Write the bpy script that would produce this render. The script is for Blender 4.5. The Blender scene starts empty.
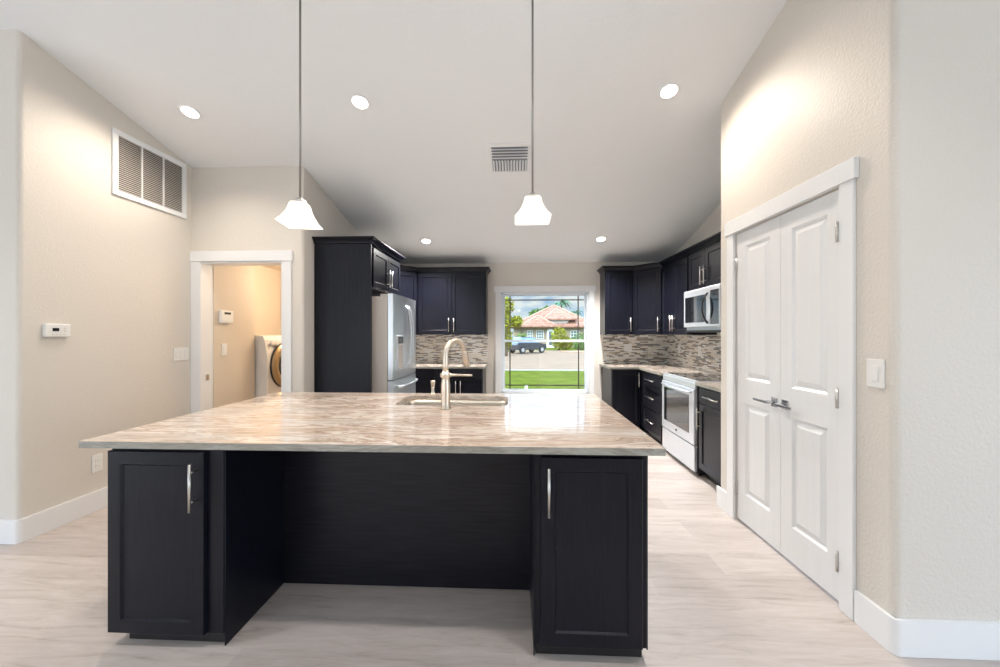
import bpy, bmesh, math, random
from mathutils import Vector, Matrix, Quaternion
random.seed(7)
SC = bpy.context.scene
COL = SC.collection
PI = math.pi

# ------------------------------------------------------------------ camera
cam_d = bpy.data.cameras.new('camera'); cam = bpy.data.objects.new('camera', cam_d); COL.objects.link(cam)
cam_d.sensor_width = 36; cam_d.lens = 36 * 375 / 1000.0
cam_d.clip_start = 0.02; cam_d.clip_end = 500
cam.location = (0, 0, 1.38)
cam.rotation_euler = (PI / 2, 0, math.atan(16 / 375))
SC.camera = cam

# ------------------------------------------------------------------ colour management
SC.view_settings.view_transform = 'Standard'
SC.view_settings.look = 'None'
SC.view_settings.exposure = 0.17
SC.view_settings.gamma = 1.0
SC.view_settings.use_curve_mapping = False

# ------------------------------------------------------------------ world: blue sky with broken cloud
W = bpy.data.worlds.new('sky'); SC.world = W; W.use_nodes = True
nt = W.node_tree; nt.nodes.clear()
def nn(t, k, **kw):
    n = t.nodes.new(k)
    for a, b in kw.items(): setattr(n, a, b)
    return n
def ramp(t, stops, interp='LINEAR'):
    r = nn(t, 'ShaderNodeValToRGB'); cr = r.color_ramp; cr.interpolation = interp
    while len(cr.elements) > 1: cr.elements.remove(cr.elements[-1])
    cr.elements[0].position = stops[0][0]; cr.elements[0].color = tuple(stops[0][1]) + (1,)
    for p, c in stops[1:]:
        e = cr.elements.new(p); e.color = tuple(c) + (1,)
    return r
out = nn(nt, 'ShaderNodeOutputWorld'); bg = nn(nt, 'ShaderNodeBackground')
tc = nn(nt, 'ShaderNodeTexCoord'); sep = nn(nt, 'ShaderNodeSeparateXYZ')
nt.links.new(tc.outputs['Generated'], sep.inputs[0])
skyr = ramp(nt, [(0.0, (0.60, 0.76, 0.90)), (0.10, (0.36, 0.58, 0.86)), (0.5, (0.20, 0.42, 0.80))])
nt.links.new(sep.outputs['Z'], skyr.inputs['Fac'])
mp = nn(nt, 'ShaderNodeMapping'); mp.inputs['Scale'].default_value = (1, 1, 3.2); mp.inputs['Location'].default_value = (0.3, 0.1, 0.05)
nt.links.new(tc.outputs['Generated'], mp.inputs[0])
cn = nn(nt, 'ShaderNodeTexNoise'); cn.inputs['Scale'].default_value = 9; cn.inputs['Detail'].default_value = 6; cn.inputs['Roughness'].default_value = 0.55
nt.links.new(mp.outputs[0], cn.inputs['Vector'])
cr = ramp(nt, [(0.40, (0, 0, 0)), (0.58, (1, 1, 1))])
nt.links.new(cn.outputs['Fac'], cr.inputs['Fac'])
mx = nn(nt, 'ShaderNodeMix', data_type='RGBA')
nt.links.new(cr.outputs[0], mx.inputs['Factor']); nt.links.new(skyr.outputs[0], mx.inputs['A']); mx.inputs['B'].default_value = (0.93, 0.96, 0.98, 1)
# sky boosted above the view, to light the room and the counter reflection
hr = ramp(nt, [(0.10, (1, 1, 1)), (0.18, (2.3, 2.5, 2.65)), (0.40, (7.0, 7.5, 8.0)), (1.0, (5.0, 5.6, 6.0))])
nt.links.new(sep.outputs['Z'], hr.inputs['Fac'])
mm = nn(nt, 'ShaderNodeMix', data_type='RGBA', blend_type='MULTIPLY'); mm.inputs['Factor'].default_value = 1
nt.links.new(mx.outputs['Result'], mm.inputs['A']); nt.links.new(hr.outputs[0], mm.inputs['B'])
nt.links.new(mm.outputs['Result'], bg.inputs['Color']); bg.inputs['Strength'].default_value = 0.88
nt.links.new(bg.outputs[0], out.inputs[0])

# ------------------------------------------------------------------ sun, and area lights added to fill the room from out of view
def lamp(name, kind, loc, rot=(0, 0, 0), energy=10, color=(1, 1, 1), parent=None, **kw):
    d = bpy.data.lights.new(name, kind); d.energy = energy; d.color = color
    for a, b in kw.items(): setattr(d, a, b)
    o = bpy.data.objects.new(name, d); COL.objects.link(o); o.location = loc; o.rotation_euler = rot
    if parent: o.parent = parent
    return o
lamp('sun', 'SUN', (0, 0, 20), (math.radians(48), 0, math.radians(-28)), 2.7, (1, 0.95, 0.86), angle=0.01)
lamp('fill_light_rear', 'AREA', (-3.4, -4.9, 1.2), (math.radians(98), 0, 0), 45, (0.93, 0.97, 1.0), shape='RECTANGLE', size=3.9, size_y=2.3)  # added fill at an invented opening in the unseen rear wall
lamp('fill_light_left', 'AREA', (-7.0, -1.6, 1.3), (math.radians(102), 0, math.radians(-90)), 66, (0.93, 0.97, 1.0), shape='RECTANGLE', size=4.4, size_y=2.2)  # added fill from the left, its window is invented and unseen
lamp('fill_light_right', 'AREA', (5.0, -1.6, 1.3), (math.radians(102), 0, math.radians(90)), 74, (0.88, 0.95, 1.0), shape='RECTANGLE', size=4.4, size_y=2.2)  # added fill from the right, from another invented window out of view
WARM = (1.0, 0.87, 0.73)

# ------------------------------------------------------------------ materials
MATS = {}
def mat(name, base, rough=0.5, metal=0.0, spec=0.5, coat=0.0, bump=None, noise=None, emit=None, trans=0, aniso=0):
    if name in MATS: return MATS[name]
    m = bpy.data.materials.new(name); m.use_nodes = True; t = m.node_tree; b = t.nodes['Principled BSDF']
    b.inputs['Base Color'].default_value = tuple(base) + (1,)
    b.inputs['Roughness'].default_value = rough; b.inputs['Metallic'].default_value = metal
    b.inputs['Specular IOR Level'].default_value = spec; b.inputs['Coat Weight'].default_value = coat
    b.inputs['Coat Roughness'].default_value = 0.08
    if trans: b.inputs['Transmission Weight'].default_value = trans
    if aniso: b.inputs['Anisotropic'].default_value = aniso
    if emit: b.inputs['Emission Color'].default_value = tuple(emit[0]) + (1,); b.inputs['Emission Strength'].default_value = emit[1]
    c = nn(t, 'ShaderNodeTexCoord')
    if noise:   # (scale xyz, amount, detail)
        sc, amt, sz = noise
        mp = nn(t, 'ShaderNodeMapping'); mp.inputs['Scale'].default_value = sc
        t.links.new(c.outputs['Object'], mp.inputs[0])
        n = nn(t, 'ShaderNodeTexNoise'); n.inputs['Scale'].default_value = sz; n.inputs['Detail'].default_value = 5
        t.links.new(mp.outputs[0], n.inputs['Vector'])
        lo = tuple(v * (1 - amt) for v in base); hi = tuple(min(1, v * (1 + amt)) for v in base)
        r = ramp(t, [(0.3, lo), (0.7, hi)]); t.links.new(n.outputs['Fac'], r.inputs['Fac'])
        t.links.new(r.outputs[0], b.inputs['Base Color'])
    if bump:    # (scale, strength, distance)
        n2 = nn(t, 'ShaderNodeTexNoise'); n2.inputs['Scale'].default_value = bump[0]; n2.inputs['Detail'].default_value = 3
        t.links.new(c.outputs['Object'], n2.inputs['Vector'])
        bp = nn(t, 'ShaderNodeBump'); bp.inputs['Strength'].default_value = bump[1]; bp.inputs['Distance'].default_value = bump[2]
        t.links.new(n2.outputs['Fac'], bp.inputs['Height']); t.links.new(bp.outputs[0], b.inputs['Normal'])
    MATS[name] = m
    return m

M_WALL = mat('greige_wall_paint', (0.68, 0.64, 0.585), 0.5, spec=0.35, bump=(75, 0.55, 0.005))
M_LAUN = mat('laundry_wall_paint', (0.68, 0.60, 0.50), 0.6, spec=0.3, bump=(75, 0.3, 0.003))
M_CEIL = mat('ceiling_paint', (0.80, 0.82, 0.825), 0.8, spec=0.2, bump=(60, 0.4, 0.004))
M_TRIM = mat('white_trim_paint', (0.80, 0.81, 0.82), 0.3, spec=0.5)
M_DOOR = mat('white_door_paint', (0.78, 0.79, 0.80), 0.35, spec=0.5, noise=((6, 6, 0.4), 0.015, 6))
M_PLAST = mat('white_plastic', (0.80, 0.80, 0.78), 0.35)
M_CAB = mat('espresso_wood', (0.0055, 0.0062, 0.0115), 0.30, spec=0.27, coat=0.0, noise=((30, 30, 1.6), 0.45, 3))
M_CABH = mat('espresso_wood_horizontal', (0.0085, 0.0085, 0.0135), 0.34, spec=0.3, coat=0.0, noise=((1.4, 30, 30), 0.5, 3))
M_TOE = mat('toe_kick_black', (0.010, 0.009, 0.010), 0.5, noise=((3, 3, 30), 0.3, 3))
M_NICK = mat('brushed_nickel', (0.62, 0.60, 0.57), 0.28, metal=1, noise=((1, 1, 60), 0.05, 8))
M_FAUC = mat('satin_nickel_faucet', (0.66, 0.59, 0.50), 0.30, metal=1, noise=((1, 1, 40), 0.04, 8))
M_STEEL = mat('stainless_steel', (0.66, 0.71, 0.76), 0.33, metal=0.75, noise=((40, 40, 0.6), 0.05, 4))
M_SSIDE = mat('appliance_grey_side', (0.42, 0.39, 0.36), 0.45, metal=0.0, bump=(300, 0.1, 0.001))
M_STEELW = mat('appliance_pale_steel', (0.68, 0.71, 0.75), 0.33, metal=0.55, noise=((1, 1, 40), 0.03, 6))
M_BLACK = mat('black_plastic', (0.012, 0.012, 0.014), 0.35)
M_BGLASS = mat('black_glass', (0.010, 0.011, 0.014), 0.04, spec=0.7, coat=0.6)
M_DARK = mat('dark_void', (0.02, 0.02, 0.02), 0.8)
M_SINK = mat('sink_steel', (0.50, 0.46, 0.40), 0.3, metal=1)
M_MUNT = mat('window_muntin', (0.16, 0.11, 0.08), 0.5)
M_VINYL = mat('white_vinyl', (0.74, 0.80, 0.86), 0.3)
M_WASH = mat('washer_enamel', (0.80, 0.78, 0.76), 0.25, coat=0.3)
M_BRONZE = mat('champagne_ring', (0.50, 0.36, 0.20), 0.3, metal=0.8)
M_LOUV = mat('louver_paint', (0.70, 0.66, 0.61), 0.5)

def m_floor():
    m = bpy.data.materials.new('whitewashed_plank_tile'); m.use_nodes = True; t = m.node_tree; b = t.nodes['Principled BSDF']
    c = nn(t, 'ShaderNodeTexCoord')
    br = nn(t, 'ShaderNodeTexBrick'); br.offset = 0.37; br.offset_frequency = 2
    br.inputs['Scale'].default_value = 1; br.inputs['Brick Width'].default_value = 1.2; br.inputs['Row Height'].default_value = 0.2
    br.inputs['Mortar Size'].default_value = 0.0016; br.inputs['Mortar Smooth'].default_value = 0.2; br.inputs['Bias'].default_value = 0
    br.inputs['Color1'].default_value = (0.52, 0.465, 0.435, 1); br.inputs['Color2'].default_value = (0.65, 0.59, 0.555, 1); br.inputs['Mortar'].default_value = (0.56, 0.52, 0.48, 1)
    t.links.new(c.outputs['Object'], br.inputs['Vector'])
    mp = nn(t, 'ShaderNodeMapping'); mp.inputs['Scale'].default_value = (1.2, 9, 1); t.links.new(c.outputs['Object'], mp.inputs[0])
    n = nn(t, 'ShaderNodeTexNoise'); n.inputs['Scale'].default_value = 2.4; n.inputs['Detail'].default_value = 9; n.inputs['Roughness'].default_value = 0.72; n.inputs['Distortion'].default_value = 0.8
    t.links.new(mp.outputs[0], n.inputs['Vector'])
    r = ramp(t, [(0.28, (0.58, 0.54, 0.51)), (0.44, (0.82, 0.80, 0.78)), (0.62, (0.93, 0.92, 0.92)), (0.75, (1.0, 0.99, 0.98))])
    t.links.new(n.outputs['Fac'], r.inputs['Fac'])
    mul = nn(t, 'ShaderNodeMix', data_type='RGBA', blend_type='MULTIPLY'); mul.inputs['Factor'].default_value = 1
    t.links.new(br.outputs['Color'], mul.inputs['A']); t.links.new(r.outputs[0], mul.inputs['B'])
    t.links.new(mul.outputs['Result'], b.inputs['Base Color'])
    b.inputs['Roughness'].default_value = 0.42; b.inputs['Specular IOR Level'].default_value = 0.45
    bp = nn(t, 'ShaderNodeBump'); bp.inputs['Strength'].default_value = 0.25; bp.inputs['Distance'].default_value = 0.002; bp.invert = True
    t.links.new(br.outputs['Fac'], bp.inputs['Height']); t.links.new(bp.outputs[0], b.inputs['Normal'])
    return m
def m_granite(name='fantasy_brown_granite', dull=0.0):
    m = bpy.data.materials.new(name); m.use_nodes = True; t = m.node_tree; b = t.nodes['Principled BSDF']
    c = nn(t, 'ShaderNodeTexCoord')
    rot = nn(t, 'ShaderNodeMapping'); rot.inputs['Rotation'].default_value = (0, 0, math.radians(-7)); rot.inputs['Scale'].default_value = (0.65, 3.6, 4)
    t.links.new(c.outputs['Object'], rot.inputs[0])
    n = nn(t, 'ShaderNodeTexNoise'); n.inputs['Scale'].default_value = 2.3; n.inputs['Detail'].default_value = 10; n.inputs['Roughness'].default_value = 0.66; n.inputs['Distortion'].default_value = 1.3
    t.links.new(rot.outputs[0], n.inputs['Vector'])
    r = ramp(t, [(0.28, (0.16, 0.13, 0.115)), (0.36, (0.33, 0.25, 0.20)), (0.43, (0.56, 0.46, 0.38)), (0.475, (0.30, 0.23, 0.19)), (0.50, (0.50, 0.40, 0.33)), (0.54, (0.66, 0.60, 0.54)), (0.60, (0.38, 0.28, 0.22)), (0.66, (0.60, 0.53, 0.47)), (0.78, (0.40, 0.38, 0.36))])
    t.links.new(n.outputs['Fac'], r.inputs['Fac'])
    n2 = nn(t, 'ShaderNodeTexNoise'); n2.inputs['Scale'].default_value = 1.3; n2.inputs['Detail'].default_value = 4; t.links.new(rot.outputs[0], n2.inputs['Vector'])
    r2 = ramp(t, [(0.50, (0, 0, 0)), (0.72, (0.75, 0.75, 0.75))]); t.links.new(n2.outputs['Fac'], r2.inputs['Fac'])
    x = nn(t, 'ShaderNodeMix', data_type='RGBA'); t.links.new(r2.outputs[0], x.inputs['Factor']); t.links.new(r.outputs[0], x.inputs['A']); x.inputs['B'].default_value = (0.52, 0.52, 0.49, 1)
    last = x
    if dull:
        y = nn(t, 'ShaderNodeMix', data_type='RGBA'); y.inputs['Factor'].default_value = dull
        t.links.new(x.outputs['Result'], y.inputs['A']); y.inputs['B'].default_value = (0.17, 0.20, 0.175, 1); last = y  # cool lighting of the edge painted in as a dark green-grey mix
    t.links.new(last.outputs['Result'], b.inputs['Base Color'])
    b.inputs['Roughness'].default_value = 0.09 if not dull else 0.35; b.inputs['Specular IOR Level'].default_value = 0.6
    return m
def m_mosaic(name, swap):
    m = bpy.data.materials.new(name); m.use_nodes = True; t = m.node_tree; b = t.nodes['Principled BSDF']
    c = nn(t, 'ShaderNodeTexCoord'); s = nn(t, 'ShaderNodeSeparateXYZ'); cb = nn(t, 'ShaderNodeCombineXYZ')
    t.links.new(c.outputs['Object'], s.inputs[0])
    t.links.new(s.outputs['Y' if swap else 'X'], cb.inputs['X']); t.links.new(s.outputs['Z'], cb.inputs['Y'])
    br = nn(t, 'ShaderNodeTexBrick'); br.offset = 0.43; br.offset_frequency = 2; br.squash = 1.5; br.squash_frequency = 3
    br.inputs['Scale'].default_value = 1; br.inputs['Brick Width'].default_value = 0.085; br.inputs['Row Height'].default_value = 0.0165
    br.inputs['Mortar Size'].default_value = 0.0016; br.inputs['Mortar Smooth'].default_value = 0.1; br.inputs['Bias'].default_value = 0
    br.inputs['Color1'].default_value = (0, 0, 0, 1); br.inputs['Color2'].default_value = (1, 1, 1, 1); br.inputs['Mortar'].default_value = (0.5, 0.5, 0.5, 1)
    t.links.new(cb.outputs[0], br.inputs['Vector'])
    r = ramp(t, [(0.0, (0.18, 0.15, 0.12)), (0.14, (0.76, 0.72, 0.64)), (0.30, (0.26, 0.27, 0.27)), (0.38, (0.82, 0.80, 0.74)), (0.56, (0.44, 0.37, 0.29)), (0.63, (0.74, 0.68, 0.58)), (0.80, (0.88, 0.88, 0.85)), (0.92, (0.18, 0.19, 0.20))], 'CONSTANT')
    t.links.new(br.outputs['Color'], r.inputs['Fac'])
    x = nn(t, 'ShaderNodeMix', data_type='RGBA'); t.links.new(br.outputs['Fac'], x.inputs['Factor']); t.links.new(r.outputs[0], x.inputs['A']); x.inputs['B'].default_value = (0.60, 0.57, 0.52, 1)
    t.links.new(x.outputs['Result'], b.inputs['Base Color']); b.inputs['Roughness'].default_value = 0.18
    bp = nn(t, 'ShaderNodeBump'); bp.inputs['Strength'].default_value = 0.4; bp.inputs['Distance'].default_value = 0.002; bp.invert = True
    t.links.new(br.outputs['Fac'], bp.inputs['Height']); t.links.new(bp.outputs[0], b.inputs['Normal'])
    return m
def m_glass(name='window_glass'):
    m = bpy.data.materials.new(name); m.use_nodes = True; t = m.node_tree; t.nodes.clear()
    o = nn(t, 'ShaderNodeOutputMaterial'); g = nn(t, 'ShaderNodeBsdfGlossy'); g.inputs['Roughness'].default_value = 0.0
    tr = nn(t, 'ShaderNodeBsdfTransparent'); tr.inputs['Color'].default_value = (0.95, 0.98, 0.97, 1)
    f = nn(t, 'ShaderNodeFresnel'); f.inputs['IOR'].default_value = 1.45; mi = nn(t, 'ShaderNodeMixShader')
    t.links.new(f.outputs[0], mi.inputs[0]); t.links.new(tr.outputs[0], mi.inputs[1]); t.links.new(g.outputs[0], mi.inputs[2]); t.links.new(mi.outputs[0], o.inputs[0])
    return m
def m_emit(name, col, s):
    m = bpy.data.materials.new(name); m.use_nodes = True; t = m.node_tree; t.nodes.clear()
    o = nn(t, 'ShaderNodeOutputMaterial'); e = nn(t, 'ShaderNodeEmission'); e.inputs[0].default_value = tuple(col) + (1,); e.inputs[1].default_value = s
    t.links.new(e.outputs[0], o.inputs[0]); return m
M_FLOOR = m_floor(); M_GRAN = m_granite(); M_GEDGE = m_granite('rough_granite_edge_cool_light', 0.62)
M_MOSX = m_mosaic('mosaic_back', False); M_MOSY = m_mosaic('mosaic_side', True)
M_GLASS = m_glass(); M_LENS = m_emit('lamp_lens', (1.0, 0.90, 0.76), 14); M_SHADE = mat('lit_frosted_glass', (0.9, 0.86, 0.8), 0.3, emit=((1.0, 0.90, 0.78), 0.85))

# ------------------------------------------------------------------ mesh collector
class MB:
    def __init__(s): s.bm = bmesh.new(); s.slots = []
    def slot(s, m):
        if m not in s.slots: s.slots.append(m)
        return s.slots.index(m)
    def _add(s, geom_faces, m):
        if m:
            k = s.slot(m)
            for f in geom_faces: f.material_index = k
    def box(s, x0, x1, y0, y1, z0, z1, bev=0, m=None, seg=2, M=None):
        b = bmesh.new(); r = bmesh.ops.create_cube(b, size=1)
        for v in b.verts: v.co = Vector(((x0 + x1) / 2 + v.co.x * (x1 - x0), (y0 + y1) / 2 + v.co.y * (y1 - y0), (z0 + z1) / 2 + v.co.z * (z1 - z0)))
        if bev: bmesh.ops.bevel(b, geom=b.edges[:], offset=bev, segments=seg, affect='EDGES', profile=0.5)
        return s.merge(b, m, M)
    def merge(s, b, m=None, M=None):
        if M is not None: b.transform(M)
        vm = {v: s.bm.verts.new(v.co) for v in b.verts}; fs = []
        for f in b.faces:
            try: nf = s.bm.faces.new([vm[v] for v in f.verts]); fs.append(nf); nf.smooth = f.smooth
            except ValueError: pass
        b.free(); s._add(fs, m); return s
    def rings(s, rs, cap0=True, cap1=True, m=None, smooth=False, close=True):
        vs = [[s.bm.verts.new(p) for p in r] for r in rs]; n = len(rs[0]); fs = []
        for a, b in zip(vs[:-1], vs[1:]):
            for i in range(n if close else n - 1):
                j = (i + 1) % n
                f = s.bm.faces.new((a[i], a[j], b[j], b[i])); f.smooth = smooth; fs.append(f)
        if cap0: fs.append(s.bm.faces.new(vs[0][::-1]))
        if cap1: fs.append(s.bm.faces.new(vs[-1]))
        s._add(fs, m); return s
    def prism(s, pts, z0, z1, m=None, smooth=False):
        zt = z1 if callable(z1) else (lambda x, y: z1)
        return s.rings([[(x, y, z0) for x, y in pts], [(x, y, zt(x, y)) for x, y in pts]], m=m, smooth=False)
    def lathe(s, prof, c=(0, 0, 0), n=32, m=None, M=None, smooth=True, cap=True):
        b = MB(); b.rings([[(r * math.cos(2 * PI * i / n), r * math.sin(2 * PI * i / n), z) for i in range(n)] for r, z in prof], cap, cap, smooth=smooth)
        T = Matrix.Translation(c); T = T @ M if M is not None else T
        return s.merge(b.bm, m, T)
    def tube(s, pts, r, n=12, m=None, cap=True):
        pts = [Vector(p) for p in pts]; rs = []; rr = r if isinstance(r, (list, tuple)) else [r] * len(pts)
        up = None
        for i, p in enumerate(pts):
            d = (pts[min(i + 1, len(pts) - 1)] - pts[max(i - 1, 0)]).normalized()
            if up is None: up = d.orthogonal().normalized()
            up = (up - d * up.dot(d)).normalized(); w = d.cross(up)
            rs.append([p + (up * math.cos(2 * PI * k / n) + w * math.sin(2 * PI * k / n)) * rr[i] for k in range(n)])
        return s.rings(rs, cap, cap, m=m, smooth=True)
    def build(s, name, m=None, parent=None, **kw):
        bmesh.ops.recalc_face_normals(s.bm, faces=s.bm.faces[:])
        me = bpy.data.meshes.new(name); s.bm.to_mesh(me); s.bm.free()
        if s.slots:
            for q in s.slots: me.materials.append(q)
        elif m: me.materials.append(m)
        o = bpy.data.objects.new(name, me); COL.objects.link(o)
        if parent: o.parent = parent
        for a, b in kw.items(): o[a] = b
        return o
def thing(name, label, cat, loc=(0, 0, 0), rz=0, group=None, kind=None):
    o = bpy.data.objects.new(name, None); COL.objects.link(o); o.location = loc; o.rotation_euler = (0, 0, rz); o.empty_display_size = 0.1
    if label: o['label'] = label
    if cat: o['category'] = cat
    if group: o['group'] = group
    if kind: o['kind'] = kind
    return o
def tag(o, label, cat, group=None):
    o['label'] = label; o['category'] = cat
    if group: o['group'] = group
    return o
def copy_tree(o, parent=None):
    c = o.copy(); COL.objects.link(c); c.parent = parent
    for ch in list(o.children): copy_tree(ch, c)
    return c
def rounded(pts, idx, r, n=6):
    out = []; N = len(pts)
    for i, p in enumerate(pts):
        if i not in idx: out.append(p); continue
        p = Vector(p); a = Vector(pts[i - 1]); b = Vector(pts[(i + 1) % N])
        da = (a - p).normalized() * r; db = (b - p).normalized() * r
        for k in range(n + 1):
            t = k / n * PI / 2
            q = p + da * (1 - math.sin(t)) + db * (1 - math.cos(t)); out.append((q.x, q.y))
    return out
def offset_poly(pts, offs):     # pts counter-clockwise; offs per edge i (pts[i]->pts[i+1])
    n = len(pts); L = []
    for i in range(n):
        a = Vector(pts[i]); b = Vector(pts[(i + 1) % n]); d = (b - a).normalized(); nrm = Vector((d.y, -d.x)); L.append((a + nrm * offs[i], d))
    res = []
    for i in range(n):
        (p, d), (q, e) = L[i - 1], L[i]; den = d.x * e.y - d.y * e.x
        t = ((q.x - p.x) * e.y - (q.y - p.y) * e.x) / den; res.append(tuple(p + d * t))
    return res

# ------------------------------------------------------------------ room shell
RIDGE = -1.0
def ceil_z(x, y): return 3.965 - 0.25 * y if y >= RIDGE else 3.965 - 0.25 * (2 * RIDGE - y)
def wall(name, polys, mat_=M_WALL, z0=0):
    b = MB()
    for p in polys:
        if len(p) == 3 and isinstance(p[0], list): b.prism(p[0], p[1], p[2])
        else: b.prism(p, z0, ceil_z)
    o = b.build(name, mat_); o['kind'] = 'structure'; return o
b = MB(); b.box(-7.2, 5.2, -5.2, 6.2, -0.12, 0); o = b.build('floor', M_FLOOR); o['kind'] = 'structure'
b = MB(); e = 0.14
prof = [(-8.0, ceil_z(0, -5.2) - 0.7 * 1), (RIDGE, ceil_z(0, RIDGE)), (6.5, ceil_z(0, 6.5))]
prof[0] = (-7.6, 3.965 - 0.25 * (2 * RIDGE + 7.6))  # carried past the unseen rear wall as an added overhang to block sky
b.rings([[(x, y, z) for y, z in prof] + [(x, y, z + e) for y, z in prof[::-1]] for x in (-7.4, 5.4)])
o = b.build('ceiling', M_CEIL); o['kind'] = 'structure'
R = 0.02
wall('wall_left', [rounded([(-3.37, 3.65), (-3.37, 2.45), (-7.2, 2.45), (-7.2, 2.33), (-3.27, 2.33), (-3.27, 3.65)], [4], 0.03)])
wall('wall_laundry', [
    [(-3.37, 3.65), (-3.18, 3.65), (-3.18, 3.79), (-3.37, 3.79)],
    [[(-3.18, 3.65), (-2.32, 3.65), (-2.32, 3.79), (-3.18, 3.79)], 2.10, ceil_z],
    rounded([(-2.32, 3.65), (-2.12, 3.65), (-2.12, 5.90), (-2.24, 5.90), (-2.24, 3.79), (-2.32, 3.79)], [1], 0.03)])
wall('wall_laundry_left', [[[(-3.16, 3.79), (-3.16, 4.41), (-3.84, 4.41), (-3.84, 6.06), (-3.92, 6.06), (-3.92, 4.29), (-3.24, 4.29), (-3.24, 3.79)], 0, 2.40]], M_LAUN)
wall('wall_laundry_far', [[[(-3.84, 5.96), (-2.24, 5.96), (-2.24, 6.10), (-3.84, 6.10)], 0, 2.40]], M_LAUN)
b = MB(); b.box(-3.92, -2.24, 3.79, 6.1, 2.40, 2.46); o = b.build('ceiling_laundry', M_LAUN); o['kind'] = 'structure'
WX0, WX1, WZ0, WZ1 = -0.236, 1.137, 0.44, 2.03
wall('wall_back', [
    [(-2.24, 5.90), (WX0, 5.90), (WX0, 6.08), (-2.24, 6.08)],
    [(WX1, 5.90), (2.46, 5.90), (2.46, 6.08), (WX1, 6.08)],
    [[(WX0, 5.90), (WX1, 5.90), (WX1, 6.08), (WX0, 6.08)], 0, WZ0],
    [[(WX0, 5.90), (WX1, 5.90), (WX1, 6.08), (WX0, 6.08)], WZ1, ceil_z]])
wall('wall_right_kitchen', [[(2.34, 3.08), (2.46, 3.08), (2.46, 5.90), (2.34, 5.90)]])
DY0, DY1, DZ = 1.950, 2.858, 2.12
wall('wall_pantry', [
    rounded([(5.2, 1.80), (1.75, 1.80), (1.75, DY0), (1.63, DY0), (1.63, 1.685), (5.2, 1.685)], [4], 0.03),
    [[(1.63, DY0), (1.75, DY0), (1.75, DY1), (1.63, DY1)], DZ, ceil_z],
    rounded([(1.63, DY1), (1.75, DY1), (1.75, 2.96), (2.46, 2.96), (2.46, 3.08), (1.63, 3.08)], [5], 0.03)])
zz = lambda x, y: ceil_z(x, y)
for nm, xa, xb, ye in (('wall_left_far', -7.2, -7.08, 2.33), ('wall_right_far', 5.08, 5.2, 1.685)):
    wall(nm, [[(xa, -5.0), (xb, -5.0), (xb, -3.9), (xa, -3.9)], [(xa, 0.7), (xb, 0.7), (xb, ye), (xa, ye)],
        [[(xa, -3.9), (xb, -3.9), (xb, RIDGE), (xb, 0.7), (xa, 0.7), (xa, RIDGE)], 2.5, zz], [[(xa, -3.9), (xb, -3.9), (xb, 0.7), (xa, 0.7)], 0, 0.15]])
wall('wall_rear', [[(-7.2, -5.12), (-5.4, -5.12), (-5.4, -5.0), (-7.2, -5.0)], [(-1.4, -5.12), (5.2, -5.12), (5.2, -5.0), (-1.4, -5.0)],
    [[(-5.4, -5.12), (-1.4, -5.12), (-1.4, -5.0), (-5.4, -5.0)], 2.5, zz]])

# baseboards
def baseboard(name, polys):
    b = MB()
    for p, off in polys:
        H = 0.155
        top = offset_poly(p, off)
        b.rings([[(x, y, 0.001) for x, y in p], [(x, y, H - 0.008) for x, y in p], [(x, y, H) for x, y in top]])
    o = b.build(name, M_TRIM); o['kind'] = 'structure'
g = 0.0006; T = 0.016
baseboard('baseboard_left', [(rounded([(-3.27 + g, 2.33 - g), (-3.27 + g, 3.625), (-3.27 + T, 3.625), (-3.27 + T, 2.33 - T), (-7.07, 2.33 - T), (-7.07, 2.33 - g)], [3], 0.03)[:], [0] * 12)])
pp = rounded([(1.63 - g, 1.685 - g), (5.07, 1.685 - g), (5.07, 1.685 - T), (1.63 - T, 1.685 - T), (1.63 - T, 1.862), (1.63 - g, 1.862)], [3], 0.03)
baseboard('baseboard_right', [(pp, [0] * len(pp))])
baseboard('baseboard_pantry', [([(1.63 - T, 2.948), (1.63 - g, 2.948), (1.63 - g, 3.095), (1.63 - T, 3.095)], [0] * 4)])
baseboard('baseboard_laundry', [([(-2.235, 3.65 - T), (-2.12, 3.65 - T), (-2.12, 3.65 - g), (-2.235, 3.65 - g)], [0] * 4)])
baseboard('baseboard_back', [([(-0.43, 5.90 - T), (1.30, 5.90 - T), (1.30, 5.90 - g), (-0.43, 5.90 - g)], [0] * 4)])

# door casings
def casing(name, parts, mm=M_TRIM):
    b = MB()
    for p in parts: b.box(*p, bev=0.002, seg=1)
    o = b.build(name, mm); o['kind'] = 'structure'; return o
c = 0.0008
casing('trim_laundry_door', [(-3.269, -3.180, 3.632, 3.65 - c, 0.001, 2.102), (-2.32, -2.235, 3.632, 3.65 - c, 0.001, 2.102), (-3.269, -2.222, 3.626, 3.65 - c, 2.102, 2.205),
    (-3.180 + c, -3.166, 3.634, 3.795, 0.001, 2.099), (-2.334, -2.32 - c, 3.634, 3.795, 0.001, 2.099), (-3.166, -2.334, 3.634, 3.80, 2.086, 2.099)])
casing('trim_pantry_door', [(1.612, 1.63 - c, 1.868, DY0 - 0.002, 0.001, DZ + 0.002), (1.612, 1.63 - c, DY1 + 0.002, 2.945, 0.001, DZ + 0.002), (1.604, 1.63 - c, 1.852, 2.962, DZ + 0.002, 2.222)])
# latch strike on the laundry jamb
b = MB(); b.box(-3.1655, -3.1635, 3.70, 3.74, 0.90, 0.96); tag(b.build('strike_plate', M_NICK), 'small metal strike plate on the left jamb of the laundry doorway', 'strike plate')

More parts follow.
